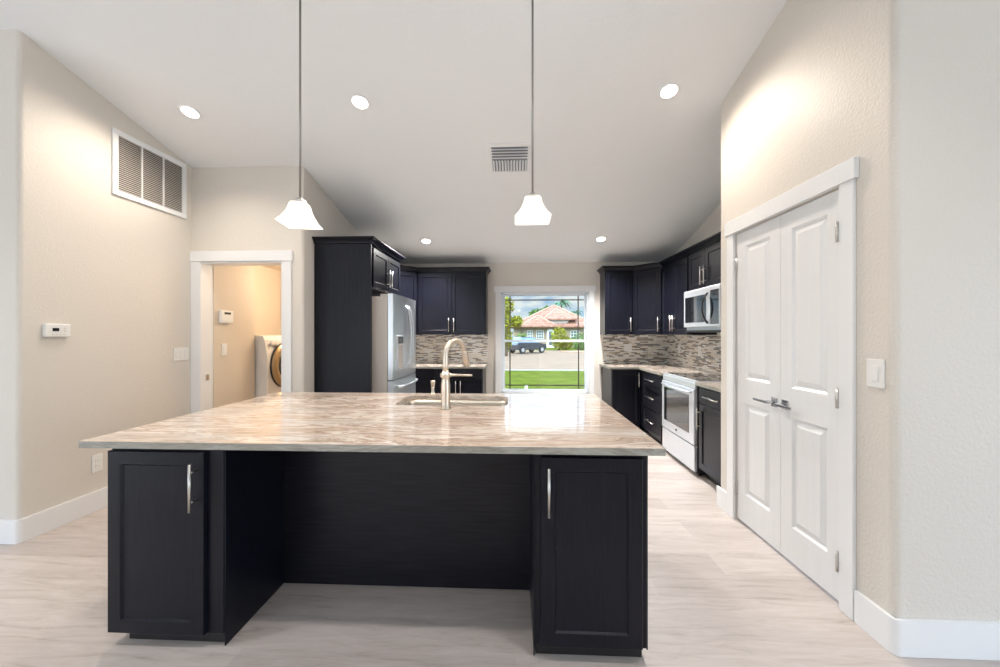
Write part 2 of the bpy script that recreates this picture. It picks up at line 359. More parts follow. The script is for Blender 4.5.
# ------------------------------------------------------------------ window
b = MB()
for p in [(-0.322, WX0 + 0.002, 5.880, 5.90 - c, WZ0 - 0.02, WZ1 + 0.002), (WX1 - 0.002, 1.212, 5.880, 5.90 - c, WZ0 - 0.02, WZ1 + 0.002),
          (-0.345, 1.236, 5.872, 5.90 - c, WZ1 + 0.002, 2.122), (-0.345, 1.236, 5.855, 5.90 - c, WZ0 - 0.05, WZ0 - 0.02), (-0.322, 1.212, 5.882, 5.90 - c, WZ0 - 0.13, WZ0 - 0.05)]:
    b.box(*p, bev=0.002, seg=1)
o = b.build('trim_window', M_TRIM); o['kind'] = 'structure'
win = thing('window_1', None, None, (0, 5.972, 0), kind='structure')
b = MB(); x0, x1 = WX0 + 0.001, WX1 - 0.001
for p in [(x0, x0 + 0.035, -0.06, 0.05, WZ0 + .001, WZ1 - .001), (x1 - 0.035, x1, -0.06, 0.05, WZ0 + .001, WZ1 - .001), (x0, x1, -0.06, 0.05, WZ1 - 0.03, WZ1 - .001), (x0, x1, -0.06, 0.05, WZ0 + .001, WZ0 + 0.035)]: b.box(*p, bev=0.003, seg=1)
b.build('window_frame', M_VINYL, win)
def sash(z0, z1, y, up):
    b = MB(); a0, a1 = x0 + 0.036, x1 - 0.036
    s = 0.022
    for p in [(a0, a0 + s, y - .015, y + .015, z0, z1), (a1 - s, a1, y - .015, y + .015, z0, z1), (a0, a1, y - .016, y + .016, z1 - (0.022 if up else 0.035), z1), (a0, a1, y - .016, y + .016, z0, z0 + (0.035 if up else 0.025))]: b.box(*p, bev=0.002, seg=1)
    f = b.build('sash', M_VINYL, win)
    b = MB(); b.box(a0 + s, a1 - s, y - 0.003, y + 0.003, z0 + 0.02, z1 - 0.02); b.build('glass_pane', M_GLASS, f)
    b = MB(); w = 0.009
    for xx in (-0.095, 1.0 - 0.015): b.box(xx - w, xx + w, y + 0.004, y + 0.009, z0 + 0.022, z1 - 0.022)
    zz_ = z1 - 0.085 if up else z0 + 0.085
    b.box(a0 + s, a1 - s, y + 0.0045, y + 0.0095, zz_ - w, zz_ + w)
    b.build('grille', M_MUNT, f)
sash(1.245, WZ1 - 0.031, 0.02, True); sash(WZ0 + 0.036, 1.280, -0.018, False)

# ------------------------------------------------------------------ hardware & cabinet parts (local frame: x across, front at y=0 facing -y, z up)
def bar_handle(parent, cx, cz, L, vertical=True, y=0.0, r=0.0062, proj=0.034, name='handle'):
    b = MB(); h = L / 2; p = h * 0.62
    if vertical:
        b.tube([(cx, y - proj, cz - h), (cx, y - proj, cz + h)], r, 12)
        for s in (-1, 1): b.tube([(cx, y, cz + s * p), (cx, y - proj, cz + s * p)], r * 0.75, 8)
    else:
        b.tube([(cx - h, y - proj, cz), (cx + h, y - proj, cz)], r, 12)
        for s in (-1, 1): b.tube([(cx + s * p, y, cz), (cx + s * p, y - proj, cz)], r * 0.75, 8)
    o = b.build(name, M_NICK, parent); o['label'] = 'brushed nickel bar handle'; return o
def shaker(parent, x0, x1, z0, z1, y=0.0, t=0.02, rail=0.058, name='door', m=None, flat=False):
    b = MB()
    if flat:
        b.box(x0, x1, y - t, y, z0, z1, bev=0.003)
    else:
        def rect(i, yy): return [(x0 + i, yy, z0 + i), (x1 - i, yy, z0 + i), (x1 - i, yy, z1 - i), (x0 + i, yy, z1 - i)]
        f = y - t
        b.rings([rect(0, y), rect(0, f + 0.002), rect(0.002, f), rect(rail - 0.001, f), rect(rail, f + 0.001), rect(rail + 0.006, f + 0.009)])
    return b.build(name, m or M_CAB, parent)
def cabinet(kind, label, cat, loc, rot, w, d, z0, z1, doors=(), drawers=(), crown=None, toe=None, group=None, side_m=None, hollow=False, frame_only=False):
    t = thing(kind, label, cat, loc, rot, group)
    b = MB()
    if hollow:
        k = 0.018
        b.box(0, w, 0, k, z0, z1); b.box(0, w, d - k, d, z0, z1); b.box(0, k, k, d - k, z0, z1); b.box(w - k, w, k, d - k, z0, z1); b.box(k, w - k, k, d - k, z0, z0 + k)
    else:
        b.box(0, w, 0.0, d, z0, z1, bev=0.0015, seg=1)
    b.build('body', side_m or M_CAB, t)
    for dr in doors:
        (a, e_, p, q), hd = dr
        o = shaker(t, a, e_, p, q, y=-0.001)
        if hd: bar_handle(o, hd[0], hd[1], hd[2], True, y=-0.021)
    for dr in drawers:
        (a, e_, p, q), hd = dr
        o = shaker(t, a, e_, p, q, y=-0.001, name='drawer', m=M_CABH, rail=0.045, flat=(q - p) < 0.19)
        if hd: bar_handle(o, hd[0], hd[1], hd[2], False, y=-0.021)
    if toe:
        b = MB(); b.box(toe[0], toe[1], toe[2], toe[3], 0.001, z0); b.build('toe_kick', M_TOE, t)
    if crown: make_crown(t, crown[0], crown[1], z1)
    return t
def make_crown(t, pts, flags, z):
    b = MB(); rs = []
    for o_, dz in ((0.004, -0.012), (0.006, 0.0), (0.010, 0.004), (0.014, 0.018), (0.030, 0.040), (0.046, 0.050), (0.050, 0.054), (0.050, 0.066)):
        q = offset_poly(pts, [f * o_ for f in flags]); rs.append([(x, y, z + dz) for x, y in q])
    rs[0] = [(x, y, z + 0.0005) for x, y, _ in rs[0]]; rs[1] = [(x, y, z + 0.001) for x, y, _ in rs[1]]
    b.rings(rs); b.build('crown_moulding', M_CAB, t)

# ------------------------------------------------------------------ island
IX0, IX1 = -1.80, 0.553
KY = 2.018
t = cabinet('island_cabinet', 'dark end cabinet under the left end of the stone-topped island', 'cabinet', (IX0, 1.597, 0), 0, 0.515, KY - 1.597 - 0.001, 0.058, 0.883,
    doors=[((0.002, 0.440, 0.062, 0.862), (0.408, 0.718, 0.205))], toe=(0.055, 0.514, 0.025, 0.40), group=None)
b = MB(); b.box(0.5155, 0.5205, 0.004, KY - 1.597 - 0.001, 0.003, 0.883); b.build('side_panel', M_CAB, t)
t = cabinet('island_cabinet', 'dark end cabinet under the right end of the stone-topped island', 'cabinet', (0.080, 1.597, 0), 0, 0.468, KY - 1.597 - 0.001, 0.058, 0.883,
    doors=[((0.025, 0.445, 0.068, 0.860), (0.055, 0.725, 0.200))], toe=(0.006, 0.455, 0.025, 0.40))
b = MB(); b.box(0.4685, 0.4735, 0.004, KY - 1.597 - 0.001, 0.05, 0.883); b.build('side_panel', M_CAB, t)
b = MB(); b.box(-0.0055, -0.0005, 0.012, KY - 1.597 - 0.001, 0.003, 0.883); b.build('side_panel', M_CAB, t)
# sink-side run of the island, facing the kitchen (+Y); its back is the knee panel
t = thing('island_sink_cabinet', 'long dark base run of the island with a flat back panel in the knee space', 'cabinet', (0, KY, 0))
b = MB(); k = 0.018; D = 0.80
b.box(IX0, IX1, D - k, D, 0.10, 0.883); b.box(IX0, IX0 + k, k, D - k, 0.003, 0.883); b.box(IX1 - k, IX1, k, D - k, 0.003, 0.883); b.box(IX0 + k, IX1 - k, k, D - k, 0.10, 0.118)
b.build('body', M_CAB, t)
b = MB(); b.box(IX0, IX1, 0, k - 0.0005, 0.003, 0.883); b.build('back_panel', M_CABH, t)
b = MB(); b.box(IX0 + 0.02, IX1 - 0.02, D - 0.09, D - 0.08, 0.001, 0.10); b.build('toe_kick', M_TOE, t)
for (a, e_, hx) in ((-1.78, -1.32, -1.36), (-1.31, -0.87, -1.27), (-0.86, -0.44, -0.48), (-0.43, 0.0, -0.39), (0.01, 0.535, 0.05)):
    b = MB(); f = D + 0.021
    def rect(i, yy): return [(a + i, yy, 0.11 + i), (e_ - i, yy, 0.11 + i), (e_ - i, yy, 0.87 - i), (a + i, yy, 0.87 - i)]
    b.rings([rect(0, D + .001), rect(0, f), rect(0.057, f), rect(0.063, f - 0.009)]); dd = b.build('door', M_CAB, t)
    b = MB(); b.tube([(hx, f + 0.034, 0.62), (hx, f + 0.034, 0.82)], 0.006); [b.tube([(hx, f, z), (hx, f + 0.034, z)], 0.0045, 8) for z in (0.66, 0.78)]
    b.build('handle', M_NICK, dd)

def rrect(x0, x1, y0, y1, r, n=6):
    pts = []
    for cx, cy, a0 in ((x1 - r, y0 + r, -90), (x1 - r, y1 - r, 0), (x0 + r, y1 - r, 90), (x0 + r, y0 + r, 180)):
        for k in range(n + 1):
            a = math.radians(a0 + 90 * k / n); pts.append((cx + r * math.cos(a), cy + r * math.sin(a)))
    return pts
def slab(name, outer, holes, z0, z1, label, mtop=M_GRAN, medge=M_GEDGE, cat='countertop'):
    bm = bmesh.new(); loops = []
    for L in [outer] + holes:
        vs = [bm.verts.new((x, y, z1)) for x, y in L]; es = [bm.edges.new((vs[i], vs[(i + 1) % len(vs)])) for i in range(len(vs))]; loops.append((vs, es))
    r = bmesh.ops.triangle_fill(bm, use_beauty=True, edges=[e for l in loops for e in l[1]])
    top = [f for f in bm.faces]
    for f in top:
        f.normal_update()
        if f.normal.z < 0: f.normal_flip()
    low = {}
    for v in list(bm.verts): low[v] = bm.verts.new((v.co.x, v.co.y, z0))
    bm.faces.ensure_lookup_table()
    for f in top: bm.faces.new([low[v] for v in f.verts][::-1]).material_index = 0
    for li, (vs, es) in enumerate(loops):
        for i in range(len(vs)):
            a, c_ = vs[i], vs[(i + 1) % len(vs)]; f = bm.faces.new((a, c_, low[c_], low[a])); f.material_index = 1 if li == 0 else 0
    b = MB(); b.bm.free(); b.bm = bm; b.slots = [mtop, medge]
    return tag(b.build(name), label, cat)
SX0, SX1, SY0, SY1 = -0.80, -0.055, 2.405, 2.775
slab('island_countertop', [(-1.89, 1.543), (0.604, 1.543), (0.604, 2.905), (-1.89, 2.905)], [rrect(SX0, SX1, SY0, SY1, 0.06)], 0.8845, 0.914,
     'large brown-veined polished stone top of the kitchen island', )

# sink
t = thing('sink', 'undermount stainless steel sink set in the island top', 'sink', (0, 0, 0))
b = MB(); n_ = 6
def rr3(i, z, r=0.06): return [(x, y, z) for x, y in rrect(SX0 + i, SX1 - i, SY0 + i, SY1 - i, max(0.02, r - i * 0.3), n_)]
b.rings([rr3(-0.012, 0.8835), rr3(0.004, 0.8835), rr3(0.010, 0.86), rr3(0.016, 0.72), rr3(0.05, 0.695), rr3(0.13, 0.69)][0:], cap0=False, smooth=True)
b.build('bowl', M_SINK, t)
b = MB(); b.lathe([(0.045, 0.692), (0.045, 0.696), (0.03, 0.697), (0.02, 0.692)], (-0.43, 2.60, 0), 24); b.build('drain', M_NICK, t)

# faucet
FX, FY = -0.435, 2.302
t = thing('faucet', 'tall satin nickel gooseneck pull-down faucet beside the island sink', 'faucet', (FX, FY, 0.9145))
b = MB(); b.lathe([(0.033, 0), (0.033, 0.006), (0.028, 0.012), (0.0265, 0.05), (0.0285, 0.10), (0.028, 0.15), (0.023, 0.185), (0.024, 0.192), (0.033, 0.198), (0.034, 0.208), (0.033, 0.218), (0.022, 0.226), (0.019, 0.24)], (0, 0, 0), 32)
b.build('body', M_FAUC, t)
dx, dy = 0.105, 0.170; L = math.hypot(dx, dy); ux, uy = dx / L, dy / L; rad = 0.092
pts = [(0, 0, 0.225), (0, 0, 0.265), (0, 0, 0.30), (0, 0, 0.328)]
for i in range(1, 17):
    a = PI - i / 16 * math.radians(165); pts.append((ux * (rad + rad * math.cos(a)), uy * (rad + rad * math.cos(a)), 0.328 + rad * math.sin(a)))
px_, py_, pz_ = pts[-1]; tdir = Vector((ux * 0.26, uy * 0.26, -0.966))
b = MB(); b.tube(pts, [0.0175] * 4 + [0.0165] * 16, 20); b.build('spout', M_FAUC, t)
b = MB(); P0 = Vector((px_, py_, pz_)); b.tube([P0, P0 + tdir * 0.01, P0 + tdir * 0.02, P0 + tdir * 0.10, P0 + tdir * 0.105], [0.0165, 0.0195, 0.0195, 0.024, 0.020], 20); b.build('spray_head', M_FAUC, t)
b = MB(); b.tube([(0.02, 0, 0.208), (0.05, -0.002, 0.209), (0.09, -0.003, 0.209), (0.165, -0.004, 0.208)], [0.012, 0.008, 0.0065, 0.006], 14); b.build('lever', M_FAUC, t)
t = thing('soap_dispenser', 'small nickel soap dispenser behind the island sink', 'soap dispenser', (-0.634, 2.838, 0.9145))
b = MB(); b.lathe([(0.022, 0), (0.022, 0.004), (0.014, 0.008), (0.011, 0.03), (0.012, 0.06)], (0, 0, 0), 20); b.build('stem', M_FAUC, t)
b = MB(); b.lathe([(0.013, 0.0605), (0.017, 0.095), (0.018, 0.104), (0.012, 0.107)], (0, 0, 0), 20); b.tube([(0, 0.01, 0.098), (0, -0.045, 0.094)], 0.005, 8); b.build('pump_head', M_FAUC, t)

# ------------------------------------------------------------------ fridge niche (left)
NX = -2.119
b = MB(); b.box(NX + 0.003, -1.512, 3.850, 3.872, 0.001, 2.317, bev=0.001, seg=1)
t = tag(b.build('fridge_side_panel', M_CAB), 'tall dark wood panel closing the near side of the fridge', 'panel')
# crown of the panel return is part of the cabinet above
t = cabinet('fridge_top_cabinet', 'short dark two-door cabinet mounted above the fridge', 'cabinet', (-1.530, 3.8735, 0), PI / 2, 0.975, 0.585, 1.862, 2.318,
    doors=[((0.045, 0.500, 1.875, 2.29), (0.462, 2.02, 0.20)), ((0.504, 0.958, 1.875, 2.29), (0.542, 2.02, 0.20))],
    crown=([(-0.0235, -0.018), (0.975, -0.018), (0.975, 0.585), (-0.0235, 0.585)], [1, 1, 0, 1]))
# fridge: local x along +Y, front at y=0 facing +X
t = thing('refrigerator', 'stainless french-door refrigerator beside the tall dark panel', 'refrigerator', (-1.365, 3.925, 0), PI / 2)
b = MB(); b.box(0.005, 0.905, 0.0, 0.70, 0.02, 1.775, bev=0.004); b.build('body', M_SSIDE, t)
b = MB(); b.box(0.03, 0.87, 0.02, 0.6, 0.001, 0.02); b.build('base', M_BLACK, t)
def fdoor(name, x0, x1, z0, z1):
    b = MB(); n = 8; rs = []
    W_ = 0.91
    def yy(x): return -0.060 - 0.018 * (1 - ((x - W_ / 2) / (W_ / 2)) ** 2)
    xs = [x0 + (x1 - x0) * i / n for i in range(n + 1)]
    ring = [(x0, -0.006)] + [(x0, yy(x0) + 0.008)] + [(x0 + 0.006, yy(x0 + 0.006))] + [(x, yy(x)) for x in xs[1:-1]] + [(x1 - 0.006, yy(x1 - 0.006)), (x1, yy(x1) + 0.008), (x1, -0.006)]
    b.rings([[(x, y, z) for x, y in ring] for z in (z0, z1)])
    return b.build(name, M_STEEL, t)
dl = fdoor('door', 0.003, 0.452, 0.885, 1.805); dr_ = fdoor('door', 0.458, 0.907, 0.885, 1.805); fz = fdoor('freezer_drawer', 0.003, 0.907, 0.06, 0.872)
def bow(parent, x, z0, z1, off=0.055, r=0.011, y=-0.078, horiz=None):
    b = MB(); n = 14; pts = []
    for i in range(n + 1):
        u = i / n; o_ = 0.012 + off * math.sin(PI * u) ** 0.6 if 0 < u < 1 else -0.002
        if horiz: pts.append((horiz[0] + (horiz[1] - horiz[0]) * u, y - o_, z0))
        else: pts.append((x, y - o_, z0 + (z1 - z0) * u))
    b.tube(pts, r, 12); return b.build('handle', M_STEEL, parent)
bow(dl, 0.415, 1.00, 1.70); bow(dr_, 0.495, 1.00, 1.70); bow(fz, 0, 0.80, 0.80, horiz=(0.08, 0.83), r=0.013)
b = MB(); b.box(0.10, 0.30, -0.083, -0.060, 0.97, 1.36, bev=0.006)
b.build('dispenser', M_STEELW, dl)
b = MB(); b.box(0.115, 0.285, -0.085, -0.0832, 1.27, 1.345, bev=0.0); b.build('dispenser_display', M_BGLASS, dl)
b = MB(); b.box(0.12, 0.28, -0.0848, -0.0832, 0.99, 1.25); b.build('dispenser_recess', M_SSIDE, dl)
b = MB(); b.lathe([(0.016, 0), (0.016, 0.003)], (0.83, -0.066, 1.735), 20, M=Matrix.Rotation(PI / 2, 4, 'X')); b.build('badge', M_STEELW, dr_)
for x in (0.04, 0.87):
    b = MB(); b.box(x - 0.03, x + 0.03, -0.04, 0.08, 1.776, 1.80, bev=0.004); b.build('hinge_cover', M_SSIDE, t)

# ------------------------------------------------------------------ back wall left cabinets
UZ0, UZ1 = 1.364, 2.300
HZ = UZ0 + 0.145
t = cabinet('wall_cabinet', 'dark two-door wall cabinet left of the window', 'cabinet', (-1.478, 5.572, 0), 0, 1.034, 0.326, UZ0, UZ1,
    doors=[((0.016, 0.514, UZ0 + 0.006, UZ1 - 0.02), (0.478, HZ, 0.20)), ((0.518, 1.018, UZ0 + 0.006, UZ1 - 0.02), (0.556, HZ, 0.20))],
    crown=([(0, 0), (1.034, 0), (1.034, 0.326), (0, 0.326)], [1, 1, 0, 0]))
def corner_cab(label, pts, face, mirror):
    t = thing('corner_wall_cabinet', label, 'cabinet', (face[0][0], face[0][1], 0), math.atan2(face[1][1] - face[0][1], face[1][0] - face[0][0]))
    Mi = (Matrix.Translation((face[0][0], face[0][1], 0)) @ Matrix.Rotation(t.rotation_euler.z, 4, 'Z')).inverted()
    lp = [tuple((Mi @ Vector((x, y, 0)))[:2]) for x, y in pts]
    b = MB(); b.prism(lp, UZ0, UZ1); b.build('body', M_CAB, t)
    L = math.hypot(face[1][0] - face[0][0], face[1][1] - face[0][1])
    o = shaker(t, 0.012, L - 0.012, UZ0 + 0.006, UZ1 - 0.02, y=-0.001)
    bar_handle(o, 0.045 if mirror else L - 0.045, HZ, 0.20, True, y=-0.021)
    fl = []
    for i in range(len(pts)):
        a = pts[i]; c_ = pts[(i + 1) % len(pts)]; fl.append(1 if (abs(a[0] - face[0][0]) < .01 and abs(a[1] - face[0][1]) < .01) else 0)
    make_crown(t, lp, fl, UZ1); return t
corner_cab('dark diagonal corner wall cabinet between the fridge and the left wall cabinet', [(-1.482, 5.574), (-1.482, 5.898), (NX + .002, 5.898), (NX + .002, 5.26), (-1.796, 5.26)], [(-1.796, 5.26), (-1.482, 5.574)], True)
t = cabinet('base_cabinet', 'dark two-door base cabinet with a wide drawer left of the window', 'cabinet', (-1.16, 5.285, 0), 0, 0.690, 0.604, 0.10, 0.883,
    doors=[((0.010, 0.343, 0.105, 0.725), (0.312, 0.61, 0.20)), ((0.347, 0.680, 0.105, 0.725), (0.378, 0.61, 0.20))],
    drawers=[((0.010, 0.680, 0.735, 0.873), (0.345, 0.805, 0.20))], toe=(0.0, 0.688, 0.07, 0.60))
b = MB(); b.box(NX + 0.004, -1.162, 5.286, 5.889, 0.10, 0.883); b.box(NX + 0.004, -1.162, 5.35, 5.36, 0.001, 0.10)
tag(b.build('corner_base_cabinet', M_CAB), 'dark blind corner base beside the refrigerator', 'cabinet')
slab('countertop', [(NX + .002, 5.250), (-0.440, 5.250), (-0.440, 5.890), (NX + .002, 5.890)], [], 0.8845, 0.914, 'short stone countertop left of the window')
# ------------------------------------------------------------------ right side kitchen
RX = 2.338
t = cabinet('wall_cabinet', 'narrow dark single-door wall cabinet right of the window', 'cabinet', (1.306, 5.572, 0), 0, 0.408, 0.326, UZ0, UZ1,
    doors=[((0.016, 0.398, UZ0 + 0.006, UZ1 - 0.02), (0.360, HZ, 0.20))], crown=([(0, 0), (0.408, 0), (0.408, 0.326), (0, 0.326)], [1, 0, 0, 1]))
corner_cab('dark diagonal corner wall cabinet near the microwave', [(1.717, 5.574), (2.020, 5.262), (RX, 5.262), (RX, 5.898), (1.717, 5.898)], [(1.717, 5.574), (2.020, 5.262)], False)
t = cabinet('wall_cabinet', 'dark two-door wall cabinet between the corner cabinet and the microwave', 'cabinet', (2.022, 5.258, 0), -PI / 2, 0.790, 0.314, UZ0, UZ1,
    doors=[((0.010, 0.400, UZ0 + 0.006, UZ1 - 0.02), (0.365, HZ, 0.20)), ((0.404, 0.780, UZ0 + 0.006, UZ1 - 0.02), (0.440, HZ, 0.20))],
    crown=([(0, 0), (0.790, 0), (0.790, 0.314), (0, 0.314)], [1, 0, 0, 0]))
t = cabinet('wall_cabinet', 'short dark two-door cabinet mounted above the microwave', 'cabinet', (2.022, 4.455, 0), -PI / 2, 0.785, 0.314, 1.862, UZ1,
    doors=[((0.012, 0.388, 1.868, UZ1 - 0.02), (0.352, 2.0, 0.20)), ((0.392, 0.772, 1.868, UZ1 - 0.02), (0.428, 2.0, 0.20))],
    crown=([(-0.012, 0), (0.785, 0), (0.785, 0.314), (-0.012, 0.314)], [1, 0, 0, 0]))
t = cabinet('wall_cabinet', 'dark wall cabinet tucked behind the pantry wall beside the microwave', 'cabinet', (2.022, 3.666, 0), -PI / 2, 0.575, 0.314, UZ0, UZ1,
    doors=[((0.010, 0.285, UZ0 + 0.006, UZ1 - 0.02), (0.25, HZ, 0.20)), ((0.289, 0.565, UZ0 + 0.006, UZ1 - 0.02), (0.325, HZ, 0.20))],
    crown=([(0, 0), (0.575, 0), (0.575, 0.314), (0, 0.314)], [1, 0, 0, 0]))
# microwave
t = thing('microwave', 'stainless over-the-range microwave with a black curved handle', 'microwave', (1.962, 4.452, 1.415), -PI / 2)
b = MB(); b.box(0.002, 0.775, 0.022, 0.374, 0.0, 0.444, bev=0.003); b.build('body', M_STEELW, t)
b = MB(); b.box(0.002, 0.775, -0.012, 0.0215, 0.035, 0.444, bev=0.006); f = b.build('door', M_STEELW, t)
b = MB(); b.box(0.045, 0.515, -0.0155, -0.0122, 0.085, 0.370, bev=0.001, seg=1); b.build('door_glass', M_BGLASS, f)
b = MB(); b.box(0.60, 0.755, -0.0155, -0.0122, 0.06, 0.40, bev=0.001, seg=1); b.build('control_panel', M_BGLASS, t)
b = MB(); pts = [(0.545, -0.012 - 0.055 * math.sin(PI * i / 14) ** 0.8, 0.07 + 0.31 * i / 14) for i in range(15)]; b.tube(pts, 0.010, 12)
b.build('handle', M_BLACK, f, label='black curved handle')
b = MB(); b.box(0.01, 0.77, 0.0, 0.36, -0.022, -0.0005, bev=0.002); b.build('vent_grille', M_BLACK, t)
# base cabinets right
t = cabinet('base_cabinet', 'dark base cabinet right of the window below the stone counter', 'cabinet', (1.330, 5.285, 0), 0, 0.40, 0.612, 0.10, 0.883,
    doors=[((0.012, 0.388, 0.105, 0.873), (0.360, 0.74, 0.20))], toe=(0.0, 0.40, 0.07, 0.60))
t = cabinet('drawer_cabinet', 'dark three-drawer base cabinet left of the range', 'cabinet', (1.732, 5.155, 0), -PI / 2, 0.665, 0.604, 0.10, 0.883,
    drawers=[((0.015, 0.650, 0.715, 0.868), (0.332, 0.785, 0.30)), ((0.015, 0.650, 0.415, 0.705), (0.332, 0.565, 0.30)), ((0.015, 0.650, 0.108, 0.405), (0.332, 0.265, 0.30))],
    toe=(0.0, 0.665, 0.07, 0.60))
b = MB(); b.box(1.7335, 2.30, 5.157, 5.284, 0.10, 0.883); b.box(1.7335, 2.30, 5.286, 5.89, 0.10, 0.883)
tag(b.build('corner_base_cabinet', M_CAB), 'dark blind corner base between the two right-hand runs', 'cabinet')
t = cabinet('base_cabinet', 'dark base cabinet with one drawer right of the range', 'cabinet', (1.752, 3.662, 0), -PI / 2, 0.575, 0.584, 0.10, 0.883,
    doors=[((0.030, 0.565, 0.105, 0.715), (0.062, 0.575, 0.21))], drawers=[((0.030, 0.565, 0.730, 0.868), (0.297, 0.800, 0.26))], toe=(0.0, 0.575, 0.07, 0.56))
slab('countertop', [(1.295, 5.250), (1.700, 5.250), (1.700, 4.492), (RX - .004, 4.492), (RX - .004, 5.890), (1.295, 5.890)], [], 0.8845, 0.914, 'L-shaped stone countertop right of the window in the corner')
slab('countertop', [(1.715, 3.085), (RX - .004, 3.085), (RX - .004, 3.672), (1.715, 3.672)], [], 0.8845, 0.914, 'short stone countertop right of the range')
# range
t = thing('range', 'pale stainless slide-in electric range with a black glass oven window', 'range', (1.745, 4.482, 0), -PI / 2)
RW = 0.798
b = MB(); b.box(0.003, RW - 0.003, 0.0, 0.585, 0.03, 0.900, bev=0.003); b.build('body', M_BLACK, t)
b = MB(); b.box(0.0, RW, -0.018, 0.588, 0.9005, 0.921, bev=0.004, m=M_STEELW); b.build('cooktop_frame', M_STEELW, t)
b = MB(); b.box(0.02, RW - 0.02, 0.02, 0.575, 0.9215, 0.9245, bev=0.001, seg=1); ck = b.build('cooktop', M_BGLASS, t)
for bx, by, br_ in ((0.22, 0.17, 0.10), (0.58, 0.17, 0.08), (0.22, 0.42, 0.075), (0.58, 0.42, 0.105)):
    b = MB(); b.lathe([(br_, 0.9247), (br_, 0.9252), (br_ - 0.004, 0.9252), (br_ - 0.004, 0.9247)], (bx, by, 0), 40, cap=False); b.build('burner_ring', M_SSIDE, ck)
b = MB(); b.box(0.004, RW - 0.004, -0.022, -0.0005, 0.845, 0.8995, bev=0.004); cp = b.build('control_panel', M_STEELW, t)
b = MB(); b.box(0.004, RW - 0.004, -0.035, -0.0005, 0.300, 0.840, bev=0.006); od = b.build('oven_door', M_STEELW, t)
b = MB(); b.box(0.075, RW - 0.105, -0.0375, -0.0352, 0.395, 0.770, bev=0.0008, seg=1); b.build('oven_window', M_BGLASS, od)
b = MB(); b.tube([(0.06, -0.035, 0.805)] + [(0.06 + (RW - 0.12) * i / 16, -0.055 - 0.028 * math.sin(PI * i / 16), 0.805) for i in range(17)] + [(RW - 0.06, -0.035, 0.805)], 0.012, 12); b.build('handle', M_STEEL, od)
b = MB(); b.lathe([(0.022, 0), (0.022, 0.002)], (RW * 0.5, -0.0352, 0.350), 24, M=Matrix.Rotation(PI / 2, 4, 'X') @ Matrix.Scale(0.55, 4, (0, 1, 0))); b.build('badge', M_BLACK, od)
b = MB(); b.box(0.004, RW - 0.004, -0.030, -0.0005, 0.045, 0.290, bev=0.006); b.build('storage_drawer', M_STEELW, t)
for x in (0.03, RW - 0.03):
    for y in (0.03, 0.55):
        b = MB(); b.lathe([(0.016, 0.001), (0.016, 0.03)], (x, y, 0), 12); b.build('foot', M_BLACK, t)
b = MB(); b.rings([[(x, y, 0.9254) for x, y in rrect(2.27, 2.32, 4.10, 4.24, 0.015)], [(x, y, 1.02) for x, y in rrect(2.27, 2.32, 4.10, 4.24, 0.015)]])
tag(b.build('small_box', mat('navy_plastic', (0.02, 0.035, 0.09), 0.4)), 'small dark blue box at the back of the cooktop against the tiles', 'box')

# backsplashes (structure: tiled skin of the walls)
b = MB(); b.box(NX + .002, -0.447, 5.892, 5.8995, 0.9145, UZ0 - .0005); b.build('trim_backsplash_left', M_MOSX)['kind'] = 'structure'
b = MB(); b.box(1.352, RX - 0.006, 5.892, 5.8995, 0.9145, UZ0 - .0005); b.build('trim_backsplash_back', M_MOSX)['kind'] = 'structure'
b = MB(); b.box(RX - 0.006, RX + .0015, 3.085, 5.8995, 0.9265, UZ0 - .0005); b.build('trim_backsplash_right', M_MOSY)['kind'] = 'structure'

# ------------------------------------------------------------------ plates, thermostat, grilles (local: front -y)
def plate(name, label, cat, loc, rz, w, h, devices, grp=None, kind='switch'):
    t = thing(name, label, cat, loc, rz, grp)
    b = MB(); b.box(-w / 2, w / 2, -0.007, -0.0005, -h / 2, h / 2, bev=0.003); b.build('wall_plate', M_PLAST, t)
    for x in devices:
        b = MB()
        if kind == 'switch':
            b.box(x - 0.0165, x + 0.0165, -0.0105, -0.0072, -0.034, 0.034, bev=0.0015); b.build('rocker', M_PLAST, t)
        else:
            for s in (-1, 1): b.box(x - 0.015, x + 0.015, -0.0095, -0.0072, s * 0.020 - 0.013, s * 0.020 + 0.013, bev=0.002)
            b.build('socket', M_PLAST, t)
            for s in (-1, 1):
                b = MB(); b.box(x - 0.008, x + 0.008, -0.0099, -0.0094, s * 0.020 - 0.003, s * 0.020 + 0.004); b.build('slot', M_LOUV, t)
    return t
plate('light_switch', 'white wide switch plate on the left wall beside the laundry doorway', 'switch', (-3.2695, 3.525, 1.18), PI / 2, 0.165, 0.125, (-0.046, 0, 0.046))
plate('wall_outlet', 'white outlet low on the left wall beside the island', 'outlet', (-3.2695, 2.79, 0.37), PI / 2, 0.075, 0.135, (0,), kind='outlet')
plate('light_switch', 'white switch plate on the textured wall right of the pantry door', 'switch', (1.6295, 1.768, 1.20), -PI / 2, 0.084, 0.128, (0,))
plate('light_switch', 'white switch plate inside the laundry room below the keypad', 'switch', (-3.1595, 3.93, 1.205), PI / 2, 0.075, 0.13, (0,))
plate('wall_outlet', 'white outlet on the mosaic tiles left of the window', 'outlet', (-0.83, 5.8915, 1.165), 0, 0.075, 0.118, (0,), kind='outlet')
plate('wall_outlet', 'white outlet on the mosaic tiles right of the window', 'outlet', (1.735, 5.8915, 1.16), 0, 0.115, 0.118, (-0.023, 0.023), kind='outlet')
plate('wall_outlet', 'white outlet on the side-wall mosaic tiles nearest the corner', 'outlet', (RX - 0.0065, 5.46, 1.155), -PI / 2, 0.075, 0.118, (0,), kind='outlet')
plate('wall_outlet', 'white outlet on the side-wall mosaic tiles left of the range', 'outlet', (RX - 0.0065, 4.86, 1.15), -PI / 2, 0.075, 0.118, (0,), kind='outlet')
